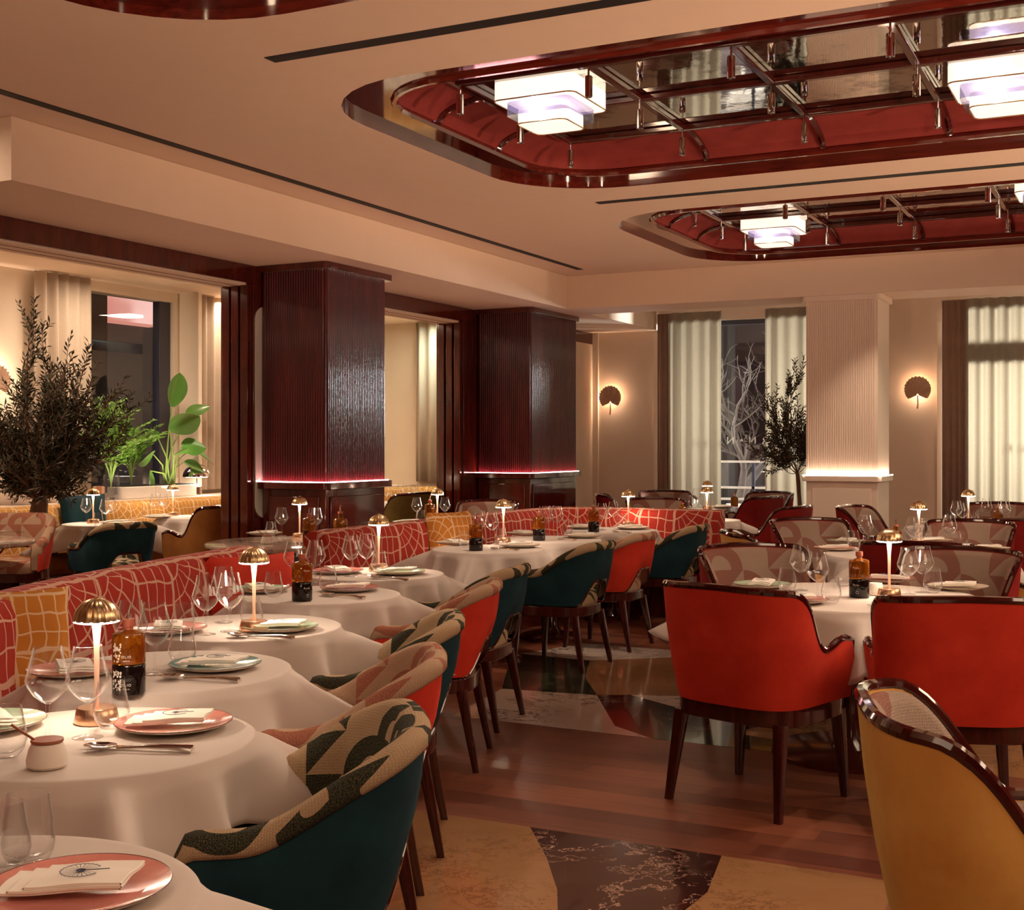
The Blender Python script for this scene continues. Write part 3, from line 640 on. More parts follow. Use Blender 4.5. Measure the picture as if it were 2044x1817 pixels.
def make_A(shell, weave):
    def f():
        t = thing('tub_chair', '', 'chair'); N = 61
        P_, Nn, S, L = upath(.27, .20, .275, 2.9, N)
        tip = lambda s, a: .05*(1-sqrt(max(0, 1-max(0, (abs(s)-a)/(1-a))**2)))
        top = lambda s: .65+.18*(1-sstep(.22, .80, abs(s)))-tip(s, .93)
        zb = lambda s: .425+.155*(1-sstep(.12, .33, abs(s)))
        lean = lambda s: .06+.12*(1-sstep(.3, .7, abs(s)))
        def at(k, z, off):
            o = off+lean(S[k])*(z-.42); return (P_[k][0]+Nn[k][0]*o, P_[k][1]+Nn[k][1]*o, z)
        R = []; U = []
        for k in range(N):
            s = S[k]; T = top(s); B = zb(s); u = L*(s+1)/2; sec = [(-.062, B+.01), (-.066, bez(B, T, .5)), (-.062, T-.035), (-.052, T-.008), (-.030, T+.006), (-.004, T+.004), (.012, T-.012), (.016, T-.034), (.008, T-.048), (-.010, T-.052), (-.012, B+.01)]
            R.append([at(k, z, o) for o, z in sec]); acc = 0; uu = []
            for i, q in enumerate(sec):
                if i: acc += hypot(q[0]-sec[i-1][0], q[1]-sec[i-1][1])
                uu.append((u, B+acc))
            U.append(uu)
        g = G().grid(R, cv=True, uv=U); m = len(R[0])
        g.f += [tuple(range(m)), tuple(range((N-1)*m, N*m))]; g.mi += [0, 0]
        obj('padded_back', g, weave, t, ang=1.0)
        R = []
        for k in range(N):
            T, B = top(S[k])-.045, zb(S[k]); sec = [(0.004, T), (.010, bez(B, T, .66)), (.010, bez(B, T, .33)), (.0, B), (-.012, B-.004), (-.014, T)]
            R.append([at(k, z, o) for o, z in sec])
        g = G().grid(R, cv=True); g.f += [tuple(range(6)), tuple(range((N-1)*6, N*6))]; g.mi += [0, 0]
        obj('velvet_shell', g, shell, t, ang=1.0)
        # dark wooden edge of the open arch in the lower back
        pts = [at(k, zb(S[k])-.003, -.004) for k in range(N) if abs(S[k]) < .36]; obj('arch_trim', G().tube(pts, .009, 6), 'trim', t)
        obj('seat', seat_mesh(.245, .245, 3.4, .405, .50), weave, t)
        g = G().prism([(x, y+.01) for x, y in superell(.262, .262, 3.4)], .35, .415); obj('seat_rail', g, 'leg', t, bev=.004)
        legs(t, .205, .205, .36); return t
    return f
def make_B(shell, weave, inner2=None):
    def f():
        t = thing('armchair', '', 'chair'); N = 73
        P_, Nn, S, L = upath(.29, .24, .29, 3.3, N, -.04)
        def top(s):
            a = abs(s); z = .635+.265*(1-sstep(.36, .70, a)); z -= .012*(a/.36)**2 if a < .36 else .012*(1-sstep(.36, .6, a))
            return z+.035*sstep(.72, .90, a)-.012*sstep(.93, 1, a)
        lean = lambda s: .05+.10*(1-sstep(.3, .65, abs(s)))
        def at(k, z, off):
            o = off+lean(S[k])*(z-.42); return (P_[k][0]+Nn[k][0]*o, P_[k][1]+Nn[k][1]*o, z)
        R = []
        for k in range(N):
            T, B = top(S[k])-.006, .425; sec = [(0., T), (.009, bez(B, T, .66)), (.009, bez(B, T, .33)), (.0, B), (-.02, B-.004), (-.024, T)]
            R.append([at(k, z, o) for o, z in sec])
        g = G().grid(R, cv=True); g.f += [tuple(range(6)), tuple(range((N-1)*6, N*6))]; g.mi += [0, 0]
        obj('velvet_shell', g, shell, t, ang=1.0)
        R = []; U = []
        for k in range(N):
            T, B = top(S[k])-.010, .44; u = L*(S[k]+1)/2; sec = [(-.02, T), (-.040, T-.004), (-.058, T-.03), (-.068, bez(B, T, .5)), (-.06, B), (-.02, B)]
            R.append([at(k, z, o) for o, z in sec]); U.append([(u, z) for o, z in sec])
        g = G().grid(R, cv=True, uv=U); m = 6; g.f += [tuple(range(m)), tuple(range((N-1)*m, N*m))]; g.mi += [0, 0]
        obj('padded_lining', g, weave, t, ang=1.0)
        pts = [at(0, .43+(top(S[0])-.44)*q/5, -.012) for q in range(5)]+[at(k, top(S[k])+.002, -.012) for k in range(N)]+[at(N-1, .43+(top(S[-1])-.44)*q/5, -.012) for q in range(4, -1, -1)]
        obj('wood_trim', G().tube(pts, .0165, 8), 'trim', t)
        obj('seat', seat_mesh(.262, .26, 3.6, .41, .50), weave, t)
        g = G().prism([(x, y+.005) for x, y in superell(.29, .275, 4)], .355, .43); obj('seat_rail', g, 'leg', t, bev=.004)
        legs(t, .235, .225, .37, .04, .026, .015); return t
    return f
CA_t, CA_r = Kind(make_A('teal', 'pgreen')), Kind(make_A('redv', 'ppink'))
CB_r, CB_d = Kind(make_B('redv', 'ppinkB')), Kind(make_B('redd', 'ppinkB'))
CB_o, CB_a, CB_l = Kind(make_B('ochre', 'ppinkB')), Kind(make_B('amber', 'ppinkB')), Kind(make_B('olive', 'ppinkB'))
def face(dx, dy): return atan2(-dx, dy)     # rotation that turns local +y to (dx, dy)
gA = 'tub chairs along the left tables'
CA_t.put((-1.82, 2.40, 0), face(-.82, -.57), 'big dark teal tub chair in the bottom left foreground', gA)
CA_r.put((-2.25, 3.24, 0), face(-.85, -.50), 'red tub chair directly behind the foreground teal one', gA)
CA_t.put((-2.61, 4.01, 0), face(-.88, -.47), 'teal tub chair mostly hidden between two red ones on the left row', gA)
CA_r.put((-3.04, 5.15, 0), face(-.94, -.34), 'red tub chair at the table with the third oil bottle', gA)
CA_t.put((-3.29, 5.95, 0), face(-.985, -.17), 'narrow looking teal tub chair behind the second visible red back', gA)
CA_t.put((-3.54, 7.76, 0), face(-1, .02), 'teal tub chair seen side on at the middle of the photo', gA)
CA_r.put((-3.57, 8.65, 0), face(-1, 0), 'coral red tub chair between two teal ones in the middle', gA)
CA_t.put((-3.52, 9.72, 0), face(-1, 0), 'farthest teal tub chair beside the end of the red banquette', gA)
gL = 'chairs in the left room'
CA_t.put((-7.78, 8.02, 0), face(-.95, .3), 'dark teal tub chair seen from behind in the left room', gL)
CA_r.put((-8.27, 7.38, 0), face(.55, -.83), 'red tub chair with pink lining at the left marble table', gL, 1.08)
CB_a.put((-7.62, 9.05, 0), face(-1, .1), 'amber velvet armchair next to the moulded doorway in the left room', gL, 1.03)
CB_l.put((-7.25, 11.7, 0), face(-1, .15), 'olive velvet armchair seen between the two dark columns', gL, 1.06)
gR = 'armchairs round the right tables'
CB_r.put((-1.46, 5.22, 0), face(.28, .96), 'red velvet armchair seen from behind, left of the two in front', gR)
CB_r.put((-.70, 5.24, 0), face(-.32, .95), 'red velvet armchair seen from behind, cut by the right edge', gR)
CB_d.put((-1.84, 6.78, 0), face(.66, -.75), 'armchair with pink patterned lining at back left of nearest round table', gR)
CB_d.put((-.97, 7.02, 0), face(-.26, -.97), 'armchair with patterned lining at back right of nearest round table', gR)
CB_o.put((-.228, 2.96, 0), face(.957, .29), 'ochre velvet armchair in the bottom right corner', gR)
CB_d.put((-1.24, 7.93, 0), face(-.08, 1), 'dark red armchair turned away behind the nearest round table lamp', gR)
CB_o.put((-2.16, 8.15, 0), face(.9, .42), 'ochre armchair half hidden behind the pink patterned one', gR)
CB_d.put((-2.16, 9.45, 0), face(.68, -.73), 'pink patterned armchair at back left of middle round table', gR)
CB_d.put((-1.22, 9.72, 0), face(-.12, -.99), 'patterned armchair at the back of the middle round table', gR)
CB_o.put((-.50, 8.2, 0), face(-.9, .3), 'ochre armchair peeking in at the right edge', gR)
CB_d.put((-.88, 10.75, 0), face(-.3, .95), 'dark red armchair back near the right edge, middle distance', gR)
CB_d.put((-2.2, 11.85, 0), face(.97, -.2), 'small looking red armchair in front of the white column', gR)
CB_d.put((-1.32, 12.9, 0), face(-.1, -1), 'farthest patterned armchair under the right sheer curtain', gR)
gF = 'armchairs at the far tables'
CB_d.put((-3.18, 11.72, 0), face(-.98, .15), 'dark red armchair right of the banquette end', gF)
CB_d.put((-3.98, 13.7, 0), face(-.95, .3), 'dark red armchair in front of the far window gap', gF)
CB_d.put((-4.12, 14.7, 0), face(-.35, -.93), 'patterned armchair behind the dark red one at the far window', gF)
CB_d.put((-5.2, 14.55, 0), face(.5, -.87), 'patterned armchair below the left far curtain', gF)
CB_d.put((-4.52, 12.45, 0), face(.6, -.8), 'patterned armchair just above the corner of the banquette', gF)
CB_d.put((-5.35, 13.6, 0), face(.9, .4), 'dark red armchair by the wall under the left sconce', gF)
CB_d.put((-5.95, 11.15, 0), face(.1, -1), 'patterned armchair in front of the purple column base', gF)
# ================================================================ BANQUETTES
def catmull(pts, n=10):
    out = []
    for i in range(len(pts)-1):
        p0 = pts[max(0, i-1)]; p1 = pts[i]; p2 = pts[i+1]; p3 = pts[min(len(pts)-1, i+2)]
        for k in range(n):
            t = k/n; out.append(tuple(.5*((2*b)+(-a+c)*t+(2*a-5*b+4*c-d)*t*t+(-a+3*b-3*c+d)*t**3) for a, b, c, d in zip(p0, p1, p2, p3)))
    return out+[pts[-1]]
def sweep(path, sec, close=True):
    n = len(path); R = []; U = []; acc = 0; cum = [0]
    for a, b in zip(sec, sec[1:]): cum.append(cum[-1]+hypot(b[0]-a[0], b[1]-a[1]))
    for i, p in enumerate(path):
        a = path[max(0, i-1)]; b = path[min(n-1, i+1)]; dx, dy = b[0]-a[0], b[1]-a[1]; l = hypot(dx, dy); nx, ny = dy/l, -dx/l
        if i: acc += hypot(p[0]-path[i-1][0], p[1]-path[i-1][1])
        R.append([(p[0]+nx*o, p[1]+ny*o, z) for o, z in sec]); U.append([(acc, c) for c in cum])
    g = G().grid(R, cv=close, uv=U); m = len(sec); g.f += [tuple(range(m)), tuple(range((n-1)*m, n*m))]; g.mi += [0, 0]; return g
def banquette(path, label, fab, seatm, H=.9):
    path = catmull(path); t = thing('banquette', label, 'banquette', (path[0][0], path[0][1], 0)); ox, oy = path[0]
    path = [(x-ox, y-oy) for x, y in path]
    sec = [(0, .05), (0, H-.13), (-.012, H-.07), (.0, H-.02), (.035, H), (.10, H+.0), (.15, H-.02), (.175, H-.07), (.185, H-.14), (.20, .52), (.19, .40), (.10, .30)]
    obj('back_cushion', sweep(path, sec), fab, t, ang=1.2)
    obj('seat_cushion', sweep(path, [(.12, .30), (.15, .45), (.20, .475), (.58, .475), (.625, .45), (.635, .40), (.625, .32), (.58, .30)]), seatm, t, ang=1.2)
    obj('plinth', sweep(path, [(.06, 0), (.06, .30), (.57, .30), (.57, 0)]), 'mah', t, ang=.5); return t
banquette([(-2.3, .3), (-2.95, 1.55), (-3.62, 2.7), (-4.08, 3.6), (-4.35, 4.45), (-4.60, 5.55), (-4.64, 5.75)], 'long red line patterned banquette curving along the left tables', 'webred', 'redd')
banquette([(-4.98, 6.88), (-5.02, 7.8), (-5.03, 9.2), (-5.0, 10.2), (-4.86, 10.62), (-4.5, 10.82), (-4.0, 10.84), (-3.34, 10.82)], 'red line patterned banquette that turns the corner in the middle', 'webred', 'redd')
banquette([(-9.32, 5.2), (-9.32, 8), (-9.32, 11), (-9.32, 13.2), (-9.15, 14.6), (-8.7, 15.05), (-7.6, 15.1)], 'yellow line patterned banquette under the left room window', 'webyel', 'amber')
def cushion(loc, rz, tilt, w, h, mat, back, label, th=.07):
    N = 14; R = []; Rb = []; g = G(); U = []
    for i in range(N+1):
        u = 2*i/N-1; row = []; rb = []; uu = []
        for j in range(N+1):
            v = 2*j/N-1; b = (max(0, 1-u**4)*max(0, 1-v**4))**.5; pinch = 1-.07*(1-abs(u)**3)*(abs(v)**2)*0-.05*(1-u*u)*abs(v); p2 = 1-.05*(1-v*v)*abs(u)
            x, z = u*w/2*p2, v*h/2*pinch; row.append((x, -th*b, z+h/2)); rb.append((x, th*b*.8, z+h/2)); uu.append((x, z))
        R.append(row); Rb.append(rb); U.append(uu)
    t = thing('cushion', label, 'cushion', loc, rz)
    M = Matrix.Rotation(tilt, 4, 'X')
    obj('front_cover', G().grid(R, uv=U).xf(M), mat, t, ang=2); obj('back_cover', G().grid(Rb, uv=U).xf(M), back, t, ang=2)
    return t
cushion((-3.79, 3.45, .49), radians(62), -.25, .40, .44, 'webor', 'webor', 'orange line patterned cushion at the left edge on the red banquette')
cushion((-4.19, 5.38, .477), radians(71), -.2, .56, .42, 'redv', 'redd', 'plain red velvet cushion on the left banquette behind the second lamp')
cushion((-4.72, 8.45, .49), radians(72), -.18, .48, .48, 'webor', 'amber', 'orange line patterned cushion in the middle on the red banquette')
cushion((-8.98, 8.95, .49), radians(75), -.2, .48, .52, 'teal', 'teal', 'dark teal cushion on the yellow banquette behind two wine glasses')
# ================================================================ TABLES
def cloth(R, A, rot, H=.752, seed=0, nf=9):
    rnd = random.Random(seed); ph = rnd.random()*6; N = 192; rows = [[(0, 0, H)]*N]
    for f in (.3, .7, .95): rows.append([(R*f*cos(2*pi*k/N), R*f*sin(2*pi*k/N), H) for k in range(N)])
    for j, (dr, dz) in enumerate(((.985, 0), (1.0, .003), (1.006, .012))): rows.append([(R*dr*cos(2*pi*k/N), R*dr*sin(2*pi*k/N), H-dz) for k in range(N)])
    M = 12
    for j in range(1, M+1):
        row = []
        for k in range(N):
            a = 2*pi*k/N; fa = a-rot; L = A/max(abs(cos(fa)), abs(sin(fa)), .715); hang = (L-R)*j/M
            cr = max(0, (L-A)/(A*.40)); cr = cr**1.4
            fold = (.5+.5*sin(nf*a+ph+1.6*sin(2*a+ph)))**2.2
            out = .012+hang*(.04+.22*fold+.78*cr)+.05*fold*min(1, hang/.15)-.015*min(1, hang/.1)
            z = H-.012-hang*sqrt(max(.2, 1-(.04+.22*fold+.78*cr)**2))
            row.append(((R*1.006+out)*cos(a), (R*1.006+out)*sin(a), z))
        rows.append(row)
    return G().grid(rows, cv=True)
def table(x, y, R, A, rot, name, label, clabel, top='mah', base='leg', seed=0, disc=None):
    t = thing('round_table' if R > .5 else 'bistro_table', label, 'table', (x, y, 0))
    Ht = .748 if A else .75
    obj('tabletop', G().lathe([(0, Ht-.035), (R-.02, Ht-.035), (R-.002, Ht-.025), (R, Ht-.012), (R-.004, Ht-.002), (R-.012, Ht), (0, Ht)], 48), top, t)
    obj('pedestal', G().lathe([(0, .03), (.10, .03), (.055, .10), (.045, .3), (.05, .6), (.12, Ht-.035), (0, Ht-.035)], 24), base, t)
    d = disc or R*.62; obj('base_disc', G().lathe([(0, 0), (d, 0), (d, .018), (d-.03, .034), (0, .04)], 40), 'copperd', t)
    if A:
        c = obj('tablecloth', cloth(R, A, rot, seed=seed), 'cloth', ang=3); c.location = (x, y, 0)
        m = c.modifiers.new('t', 'SOLIDIFY'); m.thickness = .0016; m.offset = -1
        tag(c, clabel, 'tablecloth', 'white tablecloths')
    return t
K['copperd'] = plain('dark_copper_base', (.16, .035, .022), .18, .6)
TB = [(-1.66, 1.36, .385, 'nearest table at the bottom left corner'), (-2.30, 2.31, .39, 'left row table with the honey pot and first lamp'),
      (-2.80, 3.13, .39, 'left row table with the big oil bottle'), (-3.20, 4.01, .385, 'left row table under the second lamp'),
      (-3.56, 5.04, .385, 'left row table with the third oil bottle'), (-3.86, 5.99, .385, 'left row table under the third lamp'),
      (-4.08, 7.76, .385, 'left row table under the fourth lamp'), (-4.08, 8.78, .385, 'left row table between the fourth and fifth lamps'), (-4.05, 9.95, .385, 'left row table under the fifth lamp')]
for i, (x, y, R, nm) in enumerate(TB):
    table(x, y, R, .55 if i == 1 else .56, radians((0, 5, 72, 72, 75, 72, 59, 50, 12)[i]), nm, 'small round pedestal table, ' + nm, 'white cloth on the ' + nm, seed=i+3)
for x, y, R, A, rt, l, sd in ((-1.27, 6.12, .60, .71, 60, 'large round table nearest on the right', 31), (-1.36, 8.62, .59, .76, 20, 'middle large round table on the right', 32),
                          (-1.38, 11.55, .55, .78, 10, 'farthest round table on the right', 33), (-3.85, 11.72, .37, .60, 0, 'small table hidden behind the banquette corner', 34), (-4.68, 13.9, .42, 0, 0, 'far table before the window gap', 35),
                          (-8.50, 8.72, .40, .60, 0, 'left room table behind the olive tree trunk', 36), (-8.50, 9.95, .40, .60, 20, 'left room table beside the amber armchair', 37), (-8.4, 13.4, .45, .66, 0, 'left room table seen between the columns', 38),
                          (.45, 3.3, .55, .95, 10, 'table cut off by the right edge beside the ochre armchair', 39)):
    table(x, y, R, A, radians(rt), l, 'round pedestal table, ' + l, 'white cloth on the ' + l, 'tabm' if not A else 'mah', seed=sd)
table(-5.68, 7.70, .64, 0, 0, 'm', 'pale marble round table in front of the nearest dark column', '', 'tabm')
table(-5.82, 10.15, .5, 0, 0, 'm', 'pale marble round table between the two dark columns', '', 'tabm')
table(-8.02, 6.62, .60, 0, 0, 'm', 'pale marble round table cut by the left edge', '', 'tabm')
# ================================================================ TABLEWARE
def make_wine():
    t = thing('wine_glass', '', 'wine glass')
    o_ = [(.0335, .225), (.038, .20), (.044, .175), (.0515, .150), (.053, .143), (.047, .128), (.034, .108), (.018, .094), (.006, .086)]
    i_ = [(r-.0012, z) for r, z in o_[:-1]]+[(0, .092)]
    obj('bowl', G().lathe(list(reversed(o_))+i_, 28), 'glass', t)
    obj('glass_stem', G().lathe([(.006, .087), (.0042, .075), (.0034, .05), (.0042, .02), (.008, .008), (.02, .004), (.036, .0025), (.038, .001), (.036, 0), (0, 0)], 20), 'glass', t); return t
def make_tumbler():
    t = thing('tumbler', '', 'tumbler'); o_ = [(0, 0), (.022, 0), (.028, .004), (.040, .022), (.0455, .040), (.044, .058), (.038, .085), (.033, .118)]
    obj('glass_body', G().lathe(o_+[(.0318, .118), (.0368, .085), (.0428, .058), (.0443, .040), (.0385, .024), (.02, .012), (0, .011)], 28), 'glass', t); return t
def make_tallt():
    t = thing('tumbler', '', 'tumbler'); o_ = [(0, 0), (.028, 0), (.034, .004), (.042, .02), (.0445, .035), (.041, .075), (.036, .118)]
    obj('glass_body', G().lathe(o_+[(.0348, .118), (.0398, .075), (.0433, .035), (.0405, .022), (.026, .012), (0, .011)], 28), 'glass', t); return t
def make_lamp():
    t = thing('mushroom_lamp', '', 'table lamp')
    obj('lamp_base', G().lathe([(0, 0), (.056, 0), (.057, .003), (.050, .036), (.047, .039), (0, .039)], 36), 'copper', t)
    obj('lamp_stem', G().lathe([(.0065, .038), (.006, .08), (.0075, .2), (.0125, .262), (.0125, .266)], 20), 'stemm', t)
    n = 9; pr = [(.0565*sin(a), .262+.058*cos(a)) for a in [pi/2-pi/2*k/n for k in range(n+1)]]
    obj('lamp_shade', G().lathe(pr+[(0.0, .3195)]+[], 112, flute=.05, nf=14), 'brass', t, ang=2)
    obj('finial', G().lathe([(0, .319), (.005, .320), (.005, .323), (0, .324)], 12), 'brass', t)
    obj('diffuser', G().lathe([(.0135, .2575), (.052, .2575), (.0575, .2595), (.0575, .2635), (.0135, .2635)], 36), 'lampglow', t); return t
def make_bottle():
    t = thing('oil_and_vinegar_bottle', '', 'oil bottle')
    obj('vinegar_chamber', G().lathe([(0, 0), (.044, 0), (.047, .004), (.047, .082), (.045, .086), (0, .086)], 32), 'balsam', t)
    obj('oil_chamber', G().lathe([(0, .088), (.046, .088), (.047, .092), (.047, .165), (.044, .174), (.02, .180), (.013, .184), (0, .184)], 32), 'amberg', t)
    obj('stopper', G().lathe([(.012, .182), (.0125, .19), (.016, .192), (.017, .2), (.016, .214), (0, .214)], 20), 'neck', t)
    obj('pourer', G().tube([(0, 0, .212), (0, 0, .236), (.006, 0, .256)], [.0045, .004, .003], 8), 'chrome', t)
    return t
def bottle_print(t, big):
    def wrap(s, size, z, ang, name='printed_label'):
        o = text(name, s, size, 'label', t, (.0478*cos(ang), .0478*sin(ang), z), (pi/2, 0, ang+pi/2)); return o
    a0 = -pi/2
    if big:
        g = G(); rnd = random.Random(5)
        for zc in (.045, .125):
            for k in range(46):
                a = radians(-130)+rnd.random()*.62; z = zc-.028+rnd.random()*.052; r = .0477; w_ = .0022+.002*rnd.random()
                g.add([(r*cos(a+dx*w_/.047), r*sin(a+dx*w_/.047), z+dz*w_) for dx, dz in ((-1, 0), (0, -1.1), (1, 0), (0, 1.1))], [(0, 1, 2, 3)])
        obj('printed_emblem', g, 'label', t, smooth=False)['kind'] = 'stuff'
        for z in (.028, .108): wrap('OLIO', .010, z, radians(-76)); wrap('extra', .007, z-.010, radians(-76))
    else:
        for z in (.056, .136): wrap('Fere', .013, z, radians(-58)); wrap('_____', .005, z-.006, radians(-58))
        g = G(); 
        for z in (.026,):
            pts = [(.0476*cos(radians(-50)+.12*cos(b)), .0476*sin(radians(-50)+.12*cos(b)), z+.0065*sin(b)) for b in [2*pi*k/16 for k in range(16)]]
            g.tube(pts, .0006, 4, closed=True)
        obj('printed_emblem', g, 'label', t)
def make_bottle2():
    t = thing('oil_bottle', '', 'oil bottle')
    obj('glass_body', G().lathe([(0, 0), (.040, 0), (.043, .006), (.043, .10), (.038, .112), (.016, .118), (.013, .145), (0, .145)], 28), 'amberg', t)
    obj('stopper', G().lathe([(.013, .143), (.016, .146), (.016, .155), (0, .155)], 16), 'neck', t)
    obj('pourer', G().tube([(0, 0, .154), (0, 0, .18), (.004, 0, .195)], [.0045, .004, .003], 8), 'chrome', t); return t
def make_plate(m):
    def f():
        t = thing('plate', '', 'plate')
        obj('underside', G().lathe([(0, .0), (.085, .0), (.09, .002), (.135, .012), (.1455, .018), (.146, .0195)], 48), 'creamp', t)
        obj('glazed_top', G().lathe([(.1445, .0196), (.13, .0155), (.10, .009), (.02, .0075), (0, .0075)], 48), m, t)
        obj('rim', G().tube([(.1452*cos(a), .1452*sin(a), .0192) for a in [2*pi*k/56 for k in range(56)]], .0011, 5, closed=True), 'brownr', t); return t
    return f
def make_napkin():
    t = thing('folded_napkin', '', 'napkin'); g = G(); N = 14
    def sheet(w, d, z, th, x0=0, y0=0, sk=0, ph=0):
        R = []
        for i in range(N+1):
            u = i/N*2-1; row = []
            for j in range(9):
                v = j/8*2-1; wz = .0022*sin(3*u+ph)+.0016*cos(4*v+ph)+.004*max(0, u-.4)*(1 if ph else .6)
                row.append((x0+u*w/2+sk*v, y0+v*d/2, z+wz))
            R.append(row)
        top = [[(x, y, zz+th) for x, y, zz in r] for r in R]; o = len(g.v); g.grid(R); g.grid(top)
        def side(A_, B_): g.grid([A_, B_])
        ed = lambda Q: (Q[0], Q[-1], [r[0] for r in Q], [r[-1] for r in Q])
        for a, b in zip(ed(R), ed(top)):
            mid = [((p[0]+q[0])/2*1.0+(.003 if p[0] > x0 else -.003)*(1 if a is ed(R)[0] or a is R[0] or a is R[-1] else 0), (p[1]+q[1])/2, (p[2]+q[2])/2) for p, q in zip(a, b)]
            g.grid([a, mid, b])
    sheet(.19, .105, .0215, .004, -.014, .002, .006, 0); sheet(.17, .105, .026, .004, .0, .0, .008, .5); sheet(.145, .10, .0305, .0045, .012, .0, .009, 1)
    obj('linen', g, 'nap', t, bev=.0012, ang=1)
    e = G(); c = (.005, .0)
    for k in range(21):
        a = radians(28+304*k/20); R1 = .031*(1.0 if k % 2 else .95)
        p1 = (c[0]+R1*cos(a), c[1]+R1*sin(a)); d = (-sin(a), cos(a)); wv = .0006
        e.add([(c[0]+.002*cos(a)-d[0]*.0003, c[1]+.002*sin(a)-d[1]*.0003, .0395), (p1[0]-d[0]*wv, p1[1]-d[1]*wv, .0395), (p1[0]+d[0]*wv, p1[1]+d[1]*wv, .0395), (c[0]+.002*cos(a)+d[0]*.0003, c[1]+.002*sin(a)+d[1]*.0003, .0395)], [(0, 1, 2, 3)])
    e.lathe([(0, 0), (.008, .0003)], 12, (c[0], c[1], .0393)); e.tube([(c[0], c[1], .0395), (c[0]+.044, c[1]+.004, .0395)], .0007, 4)
    for k in range(20):
        a = radians(28+304*k/20); b = radians(28+304*(k+.5)/20); b2 = radians(28+304*(k+1)/20)
        e.tube([(c[0]+.0300*cos(a), c[1]+.0300*sin(a), .0395), (c[0]+.0325*cos(b), c[1]+.0325*sin(b), .0395), (c[0]+.0300*cos(b2), c[1]+.0300*sin(b2), .0395)], .0005, 4)
    obj('printed_palm_leaf', e, 'ink', t, smooth=False); return t
def make_knife():
    t = thing('knife', '', 'knife'); g = G().tube([(.10, 0, .006), (.06, 0, .0065), (.01, 0, .006), (-.002, 0, .005)], [.0055, .0050, .0042, .003], 8)
    obj('handle', g, 'steel', t)
    bl = [(-.002, -.006), (-.002, .005), (-.03, .008), (-.08, .009), (-.112, .004), (-.118, -.004), (-.06, -.0065)]
    obj('blade', G().prism(bl, .0035, .005), 'steel', t, bev=.0005); return t
def make_spoon():
    t = thing('spoon', '', 'spoon'); obj('handle', G().tube([(.10, 0, .004), (.06, 0, .009), (.0, 0, .008), (-.045, 0, .005)], [.0055, .0046, .0028, .0026], 8), 'steel', t)
    R = []
    for i in range(8):
        f = i/7; R.append([(-.075+.034*f*cos(a)*(1 if cos(a) < 0 else .9), .021*f*sin(a), .0025+.008*f*f) for a in [2*pi*k/24 for k in range(24)]])
    R2 = [[(x, y, z+.0012) for x, y, z in r] for r in reversed(R)]
    obj('bowl', G().grid(R+R2, cv=True), 'steel', t); return t
def make_fork():
    t = thing('fork', '', 'fork'); obj('handle', G().tube([(.10, 0, .004), (.06, 0, .009), (.0, 0, .008), (-.045, 0, .005)], [.0055, .0046, .0028, .003], 8), 'steel', t)
    g = G().prism([(-.045, -.004), (-.055, -.012), (-.072, -.013), (-.072, .013), (-.055, .012), (-.045, .004)], .004, .0058)
    for k in range(4): y = -.0105+.007*k; g.prism([(-.071, y-.0016), (-.112, y-.001), (-.112, y+.001), (-.071, y+.0016)], .0042, .0062)
    obj('tines', g, 'steel', t); return t
def make_honey():
    t = thing('honey_pot', '', 'pot'); obj('pot_body', G().lathe([(0, 0), (.038, 0), (.044, .006), (.045, .018), (.040, .04), (.034, .052), (.033, .054), (0, .054)], 32), 'pot', t)
    l = obj('lid', G().lathe([(0, .055), (.034, .055), (.0355, .058), (.0345, .062), (0, .0625)], 32), 'lid', t)
    obj('dipper_handle', G().tube([(-.022, 0, .058), (-.075, -.004, .098)], [.0028, .0034], 8), 'lid', t); return t
def make_sugar():
    t = thing('sugar_bowl', '', 'bowl'); obj('bowl_body', G().lathe([(0, 0), (.032, 0), (.036, .005), (.034, .04), (.030, .058), (.028, .058), (.03, .04), (0, .01)], 28), 'pot', t); return t
def bt(big):
    def f(): t = make_bottle(); bottle_print(t, big); return t
    return f
KD = dict(wine=Kind(make_wine), tum=Kind(make_tumbler), tall=Kind(make_tallt), lamp=Kind(make_lamp), bottle=Kind(bt(False)), bigbottle=Kind(bt(True)), oil=Kind(make_bottle2),
          pink=Kind(make_plate('pink')), teal=Kind(make_plate('tealp')), green=Kind(make_plate('greenp')), cream=Kind(make_plate('creamp')), nap=Kind(make_napkin),
          knife=Kind(make_knife), spoon=Kind(make_spoon), fork=Kind(make_fork), honey=Kind(make_honey), sugar=Kind(make_sugar))
GRP = dict(wine='wine glasses', tum='tumblers', tall='tumblers', lamp='mushroom table lamps', bottle='oil and vinegar bottles', bigbottle=None, oil='oil bottles', pink='plates', teal='plates', green='plates', cream='plates', nap='folded napkins', knife='cutlery', spoon='cutlery', fork='cutlery', honey='honey pots', sugar=None)
LK = dict(wine='clear wine glass', tum='clear stemless tumbler', tall='tall clear tumbler', lamp='lit brass mushroom lamp', bottle='two tone oil and vinegar bottle', bigbottle='large oil and vinegar bottle with white print', oil='amber oil bottle with pourer',
          pink='pink glazed plate', teal='teal glazed plate', green='mint green plate', cream='cream plate', nap='folded white napkin', knife='steel knife', spoon='steel spoon', fork='steel fork', honey='white honey pot with wooden lid', sugar='white sugar bowl')
def place(kind, px, py, where, rz=None, zt=.754, z=None):
    x, y, _ = P(px, py, zt); rnd = random.Random(int(px*7+py)); r = rnd.random()*6 if rz is None else rz
    if kind in ('bottle', 'bigbottle'): r = TH+.05+(0 if rz is None else rz)
    return KD[kind].put((x, y, zt if z is None else z), r, LK[kind]+' '+where, GRP[kind])
